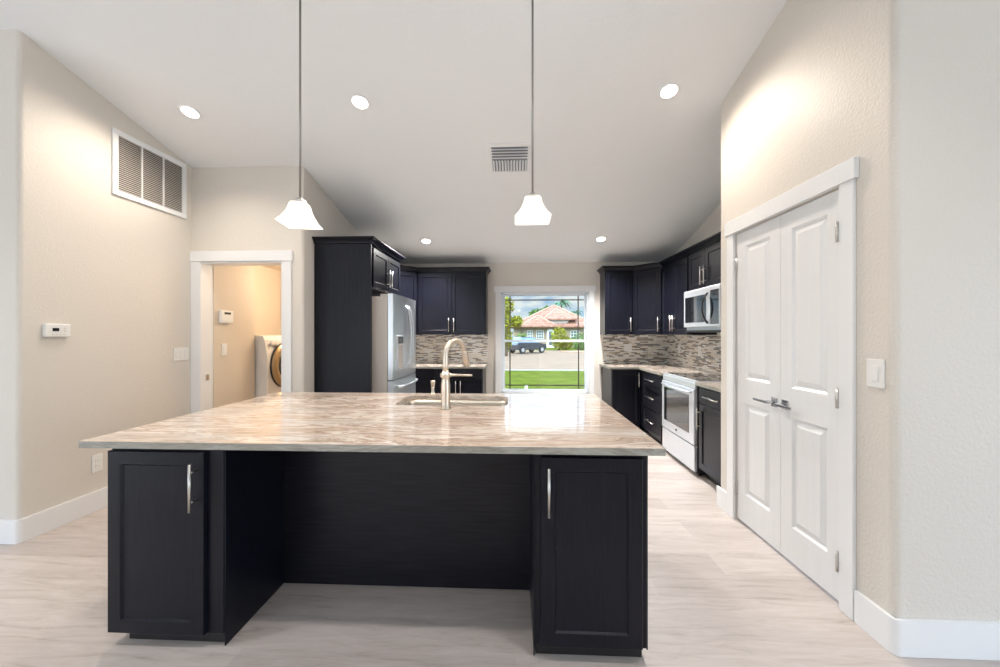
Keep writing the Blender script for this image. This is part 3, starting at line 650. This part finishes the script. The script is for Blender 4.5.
t = thing('thermostat', 'white thermostat with a small dark display on the left wall', 'thermostat', (-3.2695, 2.525, 1.402), PI / 2)
b = MB(); b.box(-0.075, 0.075, -0.028, -0.0005, -0.047, 0.047, bev=0.008, seg=3); b.build('housing', M_PLAST, t)
b = MB(); b.box(-0.036, 0.002, -0.0295, -0.0282, -0.006, 0.017); b.build('display', M_BLACK, t)
b = MB()
for i in range(4): b.box(-0.040 + i * 0.022, -0.028 + i * 0.022, -0.0295, -0.0282, -0.034, -0.026, bev=0.0005, seg=1)
for z in (0.016, -0.004): b.box(0.030, 0.044, -0.0295, -0.0282, z - 0.005, z + 0.005, bev=0.0005, seg=1)
b.build('buttons', M_LOUV, t)
t = thing('alarm_keypad', 'white alarm keypad with a dark display on the laundry wall', 'keypad', (-3.1595, 3.945, 1.56), PI / 2)
b = MB(); b.box(-0.085, 0.085, -0.03, -0.0005, -0.068, 0.068, bev=0.006); b.build('housing', M_PLAST, t)
b = MB(); b.box(-0.045, 0.045, -0.0315, -0.0302, 0.026, 0.050); b.build('display', M_BLACK, t)
b = MB(); b.box(-0.07, 0.07, -0.0325, -0.0302, -0.058, 0.012, bev=0.001, seg=1); b.build('cover', M_PLAST, t)

# return air grille on left wall
t = thing('return_air_grille', 'large white louvred air grille high on the left wall', 'vent', (-3.2695, 3.236, 2.782), PI / 2)
GW, GH = 0.68, 0.54; fr = 0.045
b = MB()
for p in [(-GW / 2, GW / 2, GH / 2 - fr, GH / 2), (-GW / 2, GW / 2, -GH / 2, -GH / 2 + fr), (-GW / 2, -GW / 2 + fr, -GH / 2 + fr, GH / 2 - fr), (GW / 2 - fr, GW / 2, -GH / 2 + fr, GH / 2 - fr)]:
    b.box(p[0], p[1], -0.014, -0.0005, p[2], p[3], bev=0.002, seg=1)
b.build('frame', M_TRIM, t)
b = MB(); b.box(-GW / 2 + fr, GW / 2 - fr, -0.0025, -0.0008, -GH / 2 + fr, GH / 2 - fr); b.build('duct_opening', mat('duct_grey', (0.16, 0.15, 0.135), 0.9), t)
b = MB(); nl = 27
for i in range(nl):
    z = -GH / 2 + fr + (i + 0.5) * (GH - 2 * fr) / nl
    b.box(-GW / 2 + fr, GW / 2 - fr, -0.006, 0.006, -0.0009, 0.0009, M=Matrix.Translation((0, -0.0085, z)) @ Matrix.Rotation(math.radians(38), 4, 'X'))
b.build('louvers', M_LOUV, t)
for x in (-0.1, 0.1):
    b = MB(); b.box(x - 0.005, x + 0.005, -0.0145, -0.003, -GH / 2 + fr, GH / 2 - fr); b.build('mullion', M_TRIM, t)

# ceiling fixtures on the slope
SL = math.atan(0.25)
def on_ceiling(o, x, y): o.location = (x, y, ceil_z(x, y) - 0.0008); o.rotation_euler = (-SL, 0, 0)
def make_downlight():
    t = thing('recessed_downlight', '', 'ceiling light', group='recessed downlights in the sloped ceiling')
    b = MB(); b.lathe([(0.080, 0), (0.080, -0.003), (0.075, -0.007), (0.064, -0.007), (0.057, -0.003), (0.057, 0)], (0, 0, 0), 40, cap=False); b.build('trim_ring', M_TRIM, t)
    b = MB(); b.lathe([(0.0565, -0.0005), (0.0565, -0.004), (0.03, -0.006)], (0, 0, 0), 32); b.build('lens', M_LENS, t)
    return t
proto = make_downlight(); first = True
DL = [(-2.70, 2.996, 'glowing recessed downlight nearest the left wall', 1), (-1.245, 2.945, 'glowing recessed downlight above the left half of the island', 1), (1.169, 2.921, 'glowing recessed downlight nearest the pantry wall', 1),
      (-1.254, 5.18, 'glowing recessed downlight above the left rear kitchen cabinets', 1), (1.16, 5.177, 'glowing recessed downlight near the right rear wall cabinets', 1)]
for x, y, lab, k in DL:
    o = proto if first else copy_tree(proto); first = False; on_ceiling(o, x, y); o['label'] = lab
    lamp('downlight_beam', 'SPOT', (x, y, ceil_z(x, y) - 0.03), (-SL, 0, 0), 400 if y > 4 else 66, WARM if y < 4 else (1.0, 0.97, 0.94), spot_size=math.radians(132 if y > 4 else 156), spot_blend=0.8, shadow_soft_size=0.07)
FILL_DL = [(-2.7, 0.9, 'added fill downlight in the left front part of the living area ceiling'), (-0.9, 0.9, 'added fill downlight above the camera side of the island, left'), (0.9, 0.9, 'added fill downlight above the camera side of the island, right'),
        (-2.7, -2.6, 'added fill downlight left in the rear living area ceiling'), (0.0, -2.6, 'added fill downlight in the middle of the rear living area ceiling'), (2.7, -2.6, 'added fill downlight right in the rear living area ceiling')]
for x, y, lab in FILL_DL:  # out-of-view downlights, added to brighten floor and ceiling
    o = copy_tree(proto); on_ceiling(o, x, y); o['label'] = lab
    if y < RIDGE: o.rotation_euler = (SL, 0, 0)
    lamp('downlight_beam', 'SPOT', (x, y, ceil_z(x, y) - 0.03), (0, 0, 0), 80, (1.0, 0.97, 0.94), spot_size=math.radians(95), spot_blend=0.8, shadow_soft_size=0.07)  # beam of an added downlight
# ceiling air register
t = thing('ceiling_register', 'white square air register in the ceiling behind the right pendant', 'vent'); on_ceiling(t, -0.060, 3.615); t.scale = (1.15, 1.15, 1)
b = MB(); q = 0.165; s_ = 0.148
for p in [(-q, q, s_, q + .02), (-q, q, -q - .02, -s_), (-q, -s_, -s_, s_), (s_, q, -s_, s_)]: b.box(p[0], p[1], p[2], p[3], -0.010, 0, bev=0.003, seg=1)
b.build('frame', M_TRIM, t)
b = MB(); b.box(-s_, s_, -s_, s_, -0.002, -0.0005); b.build('duct_opening', mat('duct_blue_grey', (0.22, 0.25, 0.30), 0.8), t)
b = MB()
for y in (-0.125, -0.092, -0.058, -0.025): b.box(-s_, s_, -0.014, 0.014, -0.001, 0.001, M=Matrix.Translation((0, y, -0.011)) @ Matrix.Rotation(math.radians(25), 4, 'X'))
for i in range(12):
    x = -s_ + (i + 0.5) * 2 * s_ / 12; b.box(-0.009, 0.009, 0.005, s_, -0.001, 0.001, M=Matrix.Translation((x, 0, -0.010)) @ Matrix.Rotation(math.radians(40 if i < 6 else -40), 4, 'Y'))
b.build('vanes', M_TRIM, t)

# pendants
def make_pendant():
    t = thing('pendant_lamp', '', 'pendant lamp', group='pendant lamps above the island')
    zc = 3.465 - 2.0
    b = MB(); b.lathe([(0.043, 0.1125), (0.043, 0.118), (0.034, 0.128), (0.018, 0.136), (0.008, 0.148)][::1], (0, 0, 0), 28); b.build('cap', M_NICK, t)
    b = MB(); b.tube([(0, 0, 0.145), (0, 0, zc - 0.02)], 0.0056, 10); b.build('stem', mat('stem_nickel', (0.30, 0.28, 0.26), 0.35, metal=1), t)
    b = MB(); b.lathe([(0.012, zc - 0.05), (0.06, zc - 0.028), (0.066, zc - 0.018), (0.066, zc + 0.012)], (0, 0, 0), 28); b.build('canopy', M_NICK, t)
    b = MB(); rs = []
    prof = [(0.040, 0.112), (0.045, 0.096), (0.050, 0.074), (0.060, 0.050), (0.073, 0.026), (0.087, 0.008), (0.094, 0.000)]
    def sq(r, z): return [(x, y, z) for x, y in rrect(-r, r, -r, r, r * 0.12, 4)]
    b.rings([sq(r, z) for r, z in prof] + [sq(r - 0.005, z) for r, z in prof[::-1]], cap0=False, cap1=False, smooth=True)
    b.build('lamp_shade', M_SHADE, t)
    b = MB(); b.lathe([(0.012, 0.110), (0.014, 0.095), (0.024, 0.070), (0.024, 0.050), (0.012, 0.035)], (0, 0, 0), 20); b.build('bulb', m_emit('bulb_glow', (1, 0.88, 0.7), 10), t)
    return t
pd = make_pendant()
PZ = 1.955
for i, (x, y, rz, z, lab) in enumerate([(-1.178, 2.0, math.radians(10), 1.976, 'lit bell-shaped glass pendant over the left end of the island'), (0.088, 2.0, 0.0, 1.985, 'lit bell-shaped glass pendant over the right end of the island')]):
    o = pd if i == 0 else copy_tree(pd); o.location = (x, y, z); o.rotation_euler = (0, 0, rz); o['label'] = lab
    lamp('pendant_bulb_light', 'POINT', (x, y, z + 0.03), (0, 0, 0), 9, WARM, shadow_soft_size=0.03)

# ------------------------------------------------------------------ pantry doors
def pantry_leaf(name, ya, yb, hinge_far):
    # local: x from 0..w, front at y=0 facing -y ; rot -90 => x runs towards -Y
    w = yb - ya; t = thing(name, None, None, (1.640, yb, 0), -PI / 2, kind='structure')
    b = MB(); z0, z1 = 0.018, DZ - 0.006; st = 0.095
    # body with two raised panels
    b.box(0.0, w, 0.012, 0.035, z0, z1)
    xs = [(0, st), (w - st, w)]
    for a, e_ in xs: b.box(a, e_, 0.0, 0.012, z0, z1)
    for p, q_ in ((z0, 0.225), (0.880, 1.055), (2.010, z1)): b.box(st, w - st, 0.0, 0.012, p, q_)
    b.build('leaf', M_DOOR, t)
    for p, q_ in ((0.225, 0.880), (1.055, 2.010)):
        b = MB()
        def rc(i, y): return [(st + i, y, p + i), (w - st - i, y, p + i), (w - st - i, y, q_ - i), (st + i, y, q_ - i)]
        b.rings([rc(0, 0.0), rc(0.014, 0.0112), rc(0.020, 0.0115), rc(0.044, 0.003), rc(0.047, 0.001)], cap0=False); b.build('panel', M_DOOR, t)
    hx = 0.0 if hinge_far else w
    for z in (0.235, 1.055, 1.890):
        b = MB(); b.tube([(hx, -0.030 if not hinge_far else -0.006, z - 0.05), (hx, -0.030 if not hinge_far else -0.006, z + 0.05)], 0.0068, 10)
        b.box(hx - 0.003, hx + 0.001, -0.030 if not hinge_far else -0.006, 0.0, z - 0.05, z + 0.05); b.build('hinge', M_NICK, t)
    s = -1 if hinge_far else 1; cx = w - 0.045 if hinge_far else 0.045
    b = MB(); b.box(cx - 0.027, cx + 0.027, -0.009, -0.0005, 0.915, 0.975, bev=0.003)
    b.lathe([(0.013, 0), (0.011, 0.05)], (cx, -0.009, 0.945), 16, M=Matrix.Rotation(PI / 2, 4, 'X'))
    b.box(min(cx - s * 0.012, cx + s * 0.125), max(cx - s * 0.012, cx + s * 0.125), -0.064, -0.052, 0.936, 0.954, bev=0.004)
    b.build('lever_handle', mat('polished_chrome', (0.62, 0.63, 0.65), 0.22, metal=1), t)
    return t
mid = 2.401
pantry_leaf('door_1', mid + 0.0015, DY1 - 0.004, True)
pantry_leaf('door_2', DY0 + 0.004, mid - 0.0015, False)

# ------------------------------------------------------------------ laundry: washer on pedestal
t = thing('washing_machine', 'white front-loading washer on a pedestal inside the laundry room', 'washing machine', (-3.02, 4.435, 0), PI / 2)
b = MB(); b.box(0, 0.69, 0.01, 0.77, 0.0015, 0.358, bev=0.01); b.build('pedestal', M_WASH, t)
b = MB(); n = 10
side = [(0.76, 0.36), (0.03, 0.36)] + [(0.0, 0.38)] + [(0.0, 1.05), (0.015, 1.18), (0.035, 1.30), (0.055, 1.345), (0.09, 1.355)] + [(0.76, 1.355)]
b.rings([[(x, y, z) for y, z in side] for x in (0.0, 0.69)]); b.build('body', M_WASH, t)
RC = Matrix.Translation((0.335, -0.0005, 0.975)) @ Matrix.Rotation(PI / 2, 4, 'X')
b = MB(); b.lathe([(0.292, 0.0), (0.292, 0.010), (0.284, 0.020), (0.284, 0.0)], n=56, M=RC, cap=False); b.build('door_gasket', M_BLACK, t)
b = MB(); b.lathe([(0.283, 0.001), (0.281, 0.022), (0.250, 0.048), (0.195, 0.050), (0.185, 0.030), (0.185, 0.001)], n=56, M=RC, cap=False); dd = b.build('door', M_BRONZE, t)
b = MB(); b.lathe([(0.186, 0.022), (0.15, 0.030), (0.08, 0.036), (0.02, 0.038)], n=40, M=RC); b.build('door_window', M_BGLASS, dd)
b = MB(); b.box(0.07, 0.24, -0.003, 0.012, 1.23, 1.285, bev=0.003, M=None); b.build('detergent_drawer', M_WASH, t)
b = MB(); b.box(0.085, 0.18, -0.006, -0.0032, 1.245, 1.258); b.build('drawer_pull', M_LOUV, t)
b = MB(); b.lathe([(0.042, 0), (0.040, 0.03), (0.03, 0.035)], (0.345, 0.012, 1.255), 28, M=Matrix.Rotation(PI / 2, 4, 'X')); b.build('dial', M_STEEL, t)
lamp('laundry_ceiling_light', 'POINT', (-2.6, 5.2, 2.1), (0, 0, 0), 38, (1.0, 0.80, 0.60), shadow_soft_size=0.15)

# ------------------------------------------------------------------ outside
GZ = -0.30
M_GRASS = mat('lawn_grass', (0.10, 0.118, 0.009), 0.9, spec=0.05, noise=((1, 1.6, 1), 0.35, 2.2), bump=(40, 0.6, 0.05))
M_PAVE = mat('pink_paver', (0.25, 0.17, 0.115), 0.85, spec=0.05, noise=((1, 3, 1), 0.14, 1.1))
M_CURB = mat('concrete_kerb', (0.30, 0.27, 0.23), 0.8, spec=0.05, noise=((1, 1, 1), 0.1, 3))
M_MULCH = mat('bark_mulch', (0.42, 0.24, 0.14), 0.95, noise=((1, 1, 1), 0.3, 5))
b = MB(); b.box(-60, 60, 6.12, 17.0, GZ - 0.2, GZ); b.build('ground_lawn', M_GRASS)['kind'] = 'structure'
b = MB(); b.box(-60, 60, 17.0, 17.5, GZ - 0.2, GZ + 0.01); b.build('ground_kerb', M_CURB)['kind'] = 'structure'
b = MB(); b.box(-60, 60, 17.5, 37.5, GZ - 0.2, GZ); b.build('ground_driveway', M_PAVE)['kind'] = 'structure'
b = MB(); b.box(-80, 80, 37.5, 120, GZ - 0.2, GZ); b.build('ground_far_lawn', M_GRASS)['kind'] = 'structure'
b = MB(); b.lathe([(0.045, GZ), (0.045, GZ + 0.17), (0.03, GZ + 0.18)], (0.30, 10.9, 0), 14); tag(b.build('pipe_stub', M_PLAST), 'small white pipe stub standing in the lawn', 'pipe')
def bed(pts):
    b = MB(); b.prism(pts, GZ + 0.002, GZ + 0.06); return tag(b.build('mulch_bed', M_MULCH), '', 'flower bed')
def ell(cx, cy, a, c_, n=20): return [(cx + a * math.cos(2 * PI * i / n), cy + c_ * math.sin(2 * PI * i / n)) for i in range(n)]
bed(ell(-2.9, 27.0, 1.3, 2.0))['label'] = 'brown mulch bed left of the driveway'
bed(ell(7.2, 34.6, 3.2, 1.3))['label'] = 'brown mulch bed right of the driveway in front of the bushes'
# house
M_STUC = mat('beige_stucco', (0.36, 0.29, 0.21), 0.85, spec=0.05, noise=((1, 1, 1), 0.06, 2))
M_TILE = bpy.data.materials.new('clay_roof_tile'); M_TILE.use_nodes = True
tt = M_TILE.node_tree; pb = tt.nodes['Principled BSDF']; c0 = nn(tt, 'ShaderNodeTexCoord')
wv = nn(tt, 'ShaderNodeTexBrick'); wv.inputs['Scale'].default_value = 1; wv.inputs['Brick Width'].default_value = 0.33; wv.inputs['Row Height'].default_value = 0.22; wv.inputs['Mortar Size'].default_value = 0.03
wv.inputs['Color1'].default_value = (0.32, 0.13, 0.075, 1); wv.inputs['Color2'].default_value = (0.48, 0.26, 0.17, 1); wv.inputs['Mortar'].default_value = (0.18, 0.08, 0.05, 1)
sx = nn(tt, 'ShaderNodeSeparateXYZ'); cx_ = nn(tt, 'ShaderNodeCombineXYZ'); tt.links.new(c0.outputs['Object'], sx.inputs[0]); tt.links.new(sx.outputs['X'], cx_.inputs['X']); tt.links.new(sx.outputs['Z'], cx_.inputs['Y'])
tt.links.new(cx_.outputs[0], wv.inputs['Vector']); tt.links.new(wv.outputs['Color'], pb.inputs['Base Color']); pb.inputs['Roughness'].default_value = 0.8
M_WINH = mat('house_window_glass', (0.12, 0.15, 0.17), 0.1)
M_SHUT = mat('house_white_paint', (0.80, 0.78, 0.72), 0.6)
M_TAUPE = mat('taupe_stucco', (0.40, 0.36, 0.32), 0.85)
HY = 45.0
t = thing('house', 'beige one-storey house with a clay-tiled hip roof across the driveway', 'house', (0, HY, GZ))
h0 = 2.55
b = MB(); b.box(-0.3, 9.6, 0.6, 9, 0, h0); b.box(0.9, 4.6, -0.2, 0.7, 0, h0); b.build('walls', M_STUC, t)
def ridge_caps(x0, x1, y0, y1, z0, ax0, ax1, ay, az):
    b = MB(); A, B_ = (ax0, ay, az + 0.02), (ax1, ay, az + 0.02)
    for p, q in (((x0, y0, z0), A), ((x1, y0, z0), B_), (A, B_), ((x0, y1, z0), A), ((x1, y1, z0), B_)): b.tube([p, q], 0.085, 8)
    b.build('ridge_tiles', mat('pale_ridge_tile', (0.50, 0.33, 0.24), 0.8, spec=0.05), t)
def hip(b, x0, x1, y0, y1, z0, ax0, ax1, ay, az):
    ridge_caps(x0, x1, y0, y1, z0, ax0, ax1, ay, az)
    v = [b.bm.verts.new(p) for p in [(x0, y0, z0), (x1, y0, z0), (x1, y1, z0), (x0, y1, z0), (ax0, ay, az), (ax1, ay, az)]]
    for q in ((0, 1, 5, 4), (1, 2, 5), (2, 3, 4, 5), (3, 0, 4), (3, 2, 1, 0)): b.bm.faces.new([v[i] for i in q])
    b.box(x0, x1, y0 + .01, y1 - .01, z0 - 0.15, z0 - 0.002)
b = MB(); hip(b, -0.75, 10.0, 0.0, 10, h0, 4.9, 5.1, 5.0, 5.40); b.build('main_roof', M_TILE, t)
b = MB(); hip(b, 0.5, 4.85, -1.0, 4.0, h0 + 0.01, 2.62, 2.72, 1.0, 3.85); b.build('front_roof', M_TILE, t)
b = MB(); b.rings([[(3.9, 0.55, 3.45), (6.6, 0.55, 3.45), (6.6, 2.2, 3.45), (3.9, 2.2, 3.45)], [(4.7, 0.62, 2.60), (5.8, 0.62, 2.60), (5.8, 2.2, 2.60), (4.7, 2.2, 2.60)]][::-1]); b.build('entry_parapet', M_TAUPE, t)
b = MB(); hip(b, 3.3, 7.3, 0.35, 5.0, 3.46, 5.0, 5.2, 3.2, 4.75); b.build('entry_roof', M_TILE, t)
for (x0_, x1_, z0_, z1_, yy) in ((1.35, 1.95, 1.05, 2.05, -0.2), (2.45, 3.25, 1.05, 2.05, -0.2), (6.6, 7.6, 1.0, 2.0, 0.6)):
    b = MB(); b.box(x0_, x1_, yy - 0.05, yy - 0.001, z0_, z1_); f = b.build('window', M_WINH, t)
    b = MB(); nx_ = 3
    for i in range(nx_ + 1): x = x0_ + (x1_ - x0_) * i / nx_; b.box(x - 0.03, x + 0.03, yy - 0.08, yy - 0.051, z0_, z1_)
    for i in range(4): z = z0_ + (z1_ - z0_) * i / 3; b.box(x0_, x1_, yy - 0.085, yy - 0.0515, z - 0.03, z + 0.03)
    b.build('window_bars', M_SHUT, f)
b = MB(); ar = [(3.65, 0.0), (4.45, 0.0), (4.45, 1.9)] + [(4.05 + 0.4 * math.cos(a), 1.9 + 0.35 * math.sin(a)) for a in (0.5, 1.0, 1.57, 2.1, 2.6)] + [(3.65, 1.9)]
b.rings([[(x, yy, z) for x, z in ar] for yy in (-0.21, -0.40)]); ent = b.build('entry_arch', M_SHUT, t)
b = MB(); b.box(3.9, 4.3, -0.44, -0.405, 0.3, 1.9); b.build('door_glass', M_WINH, ent)
t = thing('house', 'taller clay-tiled roof wing of a house at the right edge of the window view', 'house', (11.2, 52, GZ))
b = MB(); b.box(-0.9, 9, 0, 8, 0, 3.4); b.build('walls', M_STUC, t)
b = MB(); hip(b, -1.5, 10, -0.6, 9, 3.3, 3.8, 5.0, 3.8, 5.6); b.build('roof', M_TILE, t)

# vegetation
def leaves(b, c, r, n, size, m):
    for i in range(n):
        while True:
            p = Vector((random.uniform(-1, 1), random.uniform(-1, 1), random.uniform(-1, 1)))
            if 0.25 < p.length < 1: break
        p = Vector((c[0] + p.x * r[0], c[1] + p.y * r[1], c[2] + p.z * r[2]))
        q = Quaternion((random.uniform(-1, 1), random.uniform(-1, 1), random.uniform(-1, 1)), random.uniform(0, 2 * PI)) if False else Matrix.Rotation(random.uniform(0, 6.28), 3, Vector((random.uniform(-1, 1), random.uniform(-1, 1), random.uniform(0, 1))).normalized())
        s = size * random.uniform(0.6, 1.4)
        vs = [b.bm.verts.new(p + q @ Vector(v)) for v in ((-s, 0, 0), (0, -s * .45, s * .1), (s, 0, 0), (0, s * .45, s * .1))]
        f = b.bm.faces.new(vs)
        if m: f.material_index = b.slot(m)
M_LEAFY = mat('yellow_green_leaf', (0.28, 0.28, 0.025), 0.6, spec=0.05, noise=((1, 1, 1), 0.45, 6)); M_LEAFG = mat('green_leaf', (0.12, 0.22, 0.05), 0.6, spec=0.05, noise=((1, 1, 1), 0.5, 5)); M_BARK = mat('bark', (0.20, 0.15, 0.11), 0.9)
def tree(kind, label, cat, x, y, blobs, trunk_h, ml, n=500, size=0.16):
    t = thing(kind, label, cat, (x, y, GZ))
    if trunk_h: b = MB(); b.tube([(0, 0, 0.0), (0.05, 0, trunk_h * .5), (0.0, 0.05, trunk_h)], [0.14, 0.10, 0.06], 10); b.build('trunk', M_BARK, t)
    b = MB()
    for c_, r_ in blobs: leaves(b, c_, r_, n, size, None)
    b.build('foliage', ml, t)
tree('tree', 'tall yellow-green leafy tree at the left edge of the window view', 'tree', -0.75, 28, [((0, 0, 3.7), (0.7, 0.7, 0.7)), ((0.0, 0, 2.6), (0.5, 0.6, 0.8)), ((0.8, 0.2, 2.55), (0.45, 0.5, 0.45)), ((0.0, 0.1, 1.3), (0.5, 0.5, 0.9))], 3.2, M_LEAFY, 420, 0.13)
tree('tree', 'dark green tree behind the house roof at the left', 'tree', -4.2, 51, [((0.2, 0, 3.4), (1.6, 1, 1.1)), ((-1.3, 0, 4.6), (1.0, 1, 1.0)), ((1.8, 0, 2.8), (1.2, 1, 0.9))], 3.0, M_LEAFG, 500, 0.22)
tree('tree', 'distant green treetops above the left roof slope', 'tree', 3.4, 58, [((0, 0, 4.6), (1.6, 1, 0.9)), ((1.6, 0, 5.1), (1.2, 1, 0.9))], 3.8, M_LEAFG, 450, 0.2)
tree('bush', 'large yellow-green bush in front of the house entrance', 'bush', 4.3, 38.0, [((0, 0, 1.2), (0.9, 0.7, 1.15)), ((0.7, 0, 0.7), (0.9, 0.6, 0.7))], 0.8, M_LEAFY, 700, 0.13)
tree('bush', 'low green bush right of the big yellow-green bush', 'bush', 6.3, 36.8, [((0, 0, 0.6), (0.8, 0.5, 0.6))], 0.4, M_LEAFG, 450, 0.11)
tree('bush', 'small green shrub against the left wall of the house', 'bush', 0.6, 42.5, [((0, 0, 1.0), (0.8, 0.6, 0.8))], 0.6, M_LEAFG, 350, 0.13)
tree('bush', 'low green hedge clump left of the parked car', 'bush', -0.4, 34.5, [((0, 0, 0.45), (0.75, 0.5, 0.5))], 0.3, M_LEAFG, 350, 0.1)
tree('bush', 'green shrub against the right wall of the house', 'bush', 7.3, 43.0, [((0, 0, 0.9), (1.0, 0.6, 0.9))], 0.6, M_LEAFG, 400, 0.13)
def palm(label, x, y, H, L, n):
    t = thing('palm_tree', label, 'palm tree', (x, y, GZ))
    b = MB(); b.tube([(0, 0, 0), (0.1, 0, H * .5), (0, 0, H)], [0.22, 0.17, 0.14], 10); b.build('trunk', M_BARK, t)
    b = MB()
    for i in range(n):
        a = 2 * PI * i / n + random.uniform(-.2, .2); up = random.uniform(-0.1, 0.9); pts = []
        for k in range(9):
            u = k / 8; pts.append(Vector((math.cos(a) * L * u * (1 - 0.25 * up), math.sin(a) * L * u * (1 - 0.25 * up), H + L * (up * u - 0.75 * u * u))))
        sd = Vector((-math.sin(a), math.cos(a), 0))
        for k in range(8):
            for s in (-1, 1):
                for q in (0, 0.5):
                    p = pts[k].lerp(pts[k + 1], q); d = (pts[k + 1] - pts[k]).normalized(); ll = 0.22 * L * (1 - abs(k / 8 - 0.4))
                    e1 = p + d * 0.07 * L; tip = p + sd * s * ll + d * 0.12 * L + Vector((0, 0, -0.10 * L)); b.bm.faces.new([b.bm.verts.new(v) for v in (p, e1, tip)])
    b.build('fronds', mat('palm_frond', (0.08, 0.20, 0.09), 0.5, noise=((1, 1, 1), 0.4, 4)), t)
palm('tall palm tree rising behind the house roof', 7.2, 60, 6.6, 1.9, 18)
palm('shorter palm tree behind the roof, right of the tall palm', 9.3, 60, 5.0, 1.5, 16)
palm('green palm behind the tree at the left edge of the window view', -2.9, 47, 4.3, 1.3, 14)
# car (three-quarter view, nose to the right)
t = thing('car', 'dark parked car with pale blue windscreen on the driveway', 'car', (0.95, 32.3, GZ), math.radians(38)); t.scale = (0.85, 0.85, 0.9)
M_CARP = mat('dark_car_paint', (0.03, 0.035, 0.045), 0.25, coat=0.8); M_CARG = mat('car_glass', (0.22, 0.32, 0.42), 0.05, spec=0.9)
pr_ = [(-1.9, 0.35), (1.9, 0.35), (1.95, 0.62), (1.85, 0.85), (0.9, 1.0), (-1.75, 1.02), (-1.93, 0.8)]
b = MB(); b.rings([[(x * (0.97 if abs(y) > .75 else 1), y, z) for x, z in pr_] for y in (-0.82, -0.7, 0.7, 0.82)]); b.build('body', M_CARP, t)
b = MB(); b.rings([[(0.95, y0_, 1.0), (0.35, y0_ * .86, 1.48), (-1.25, y0_ * .86, 1.50), (-1.72, y0_, 1.02)] for y0_ in (-0.76, 0.76)]); b.build('windows', M_CARG, t)
b = MB(); b.rings([[(0.36, y0_, 1.485), (-1.26, y0_, 1.505), (-1.2, y0_, 1.54), (0.25, y0_, 1.52)] for y0_ in (-0.64, 0.64)]); b.build('roof', M_CARP, t)
for x in (-1.25, 1.25):
    for y in (-0.80, 0.80):
        b = MB(); b.lathe([(0.33, -0.1), (0.34, -0.08), (0.34, 0.08), (0.33, 0.1)], (x, y, 0.345), 24, M=Matrix.Rotation(PI / 2, 4, 'X')); w_ = b.build('wheel', M_BLACK, t)
        b = MB(); b.lathe([(0.19, -0.11), (0.19, 0.11)], (x, y, 0.345), 16, M=Matrix.Rotation(PI / 2, 4, 'X')); b.build('hubcap', M_SSIDE, w_)
for y in (-0.6, 0.6):
    b = MB(); b.box(1.86, 1.94, y - 0.16, y + 0.16, 0.62, 0.76, bev=0.02); b.build('headlight', M_PLAST, t)
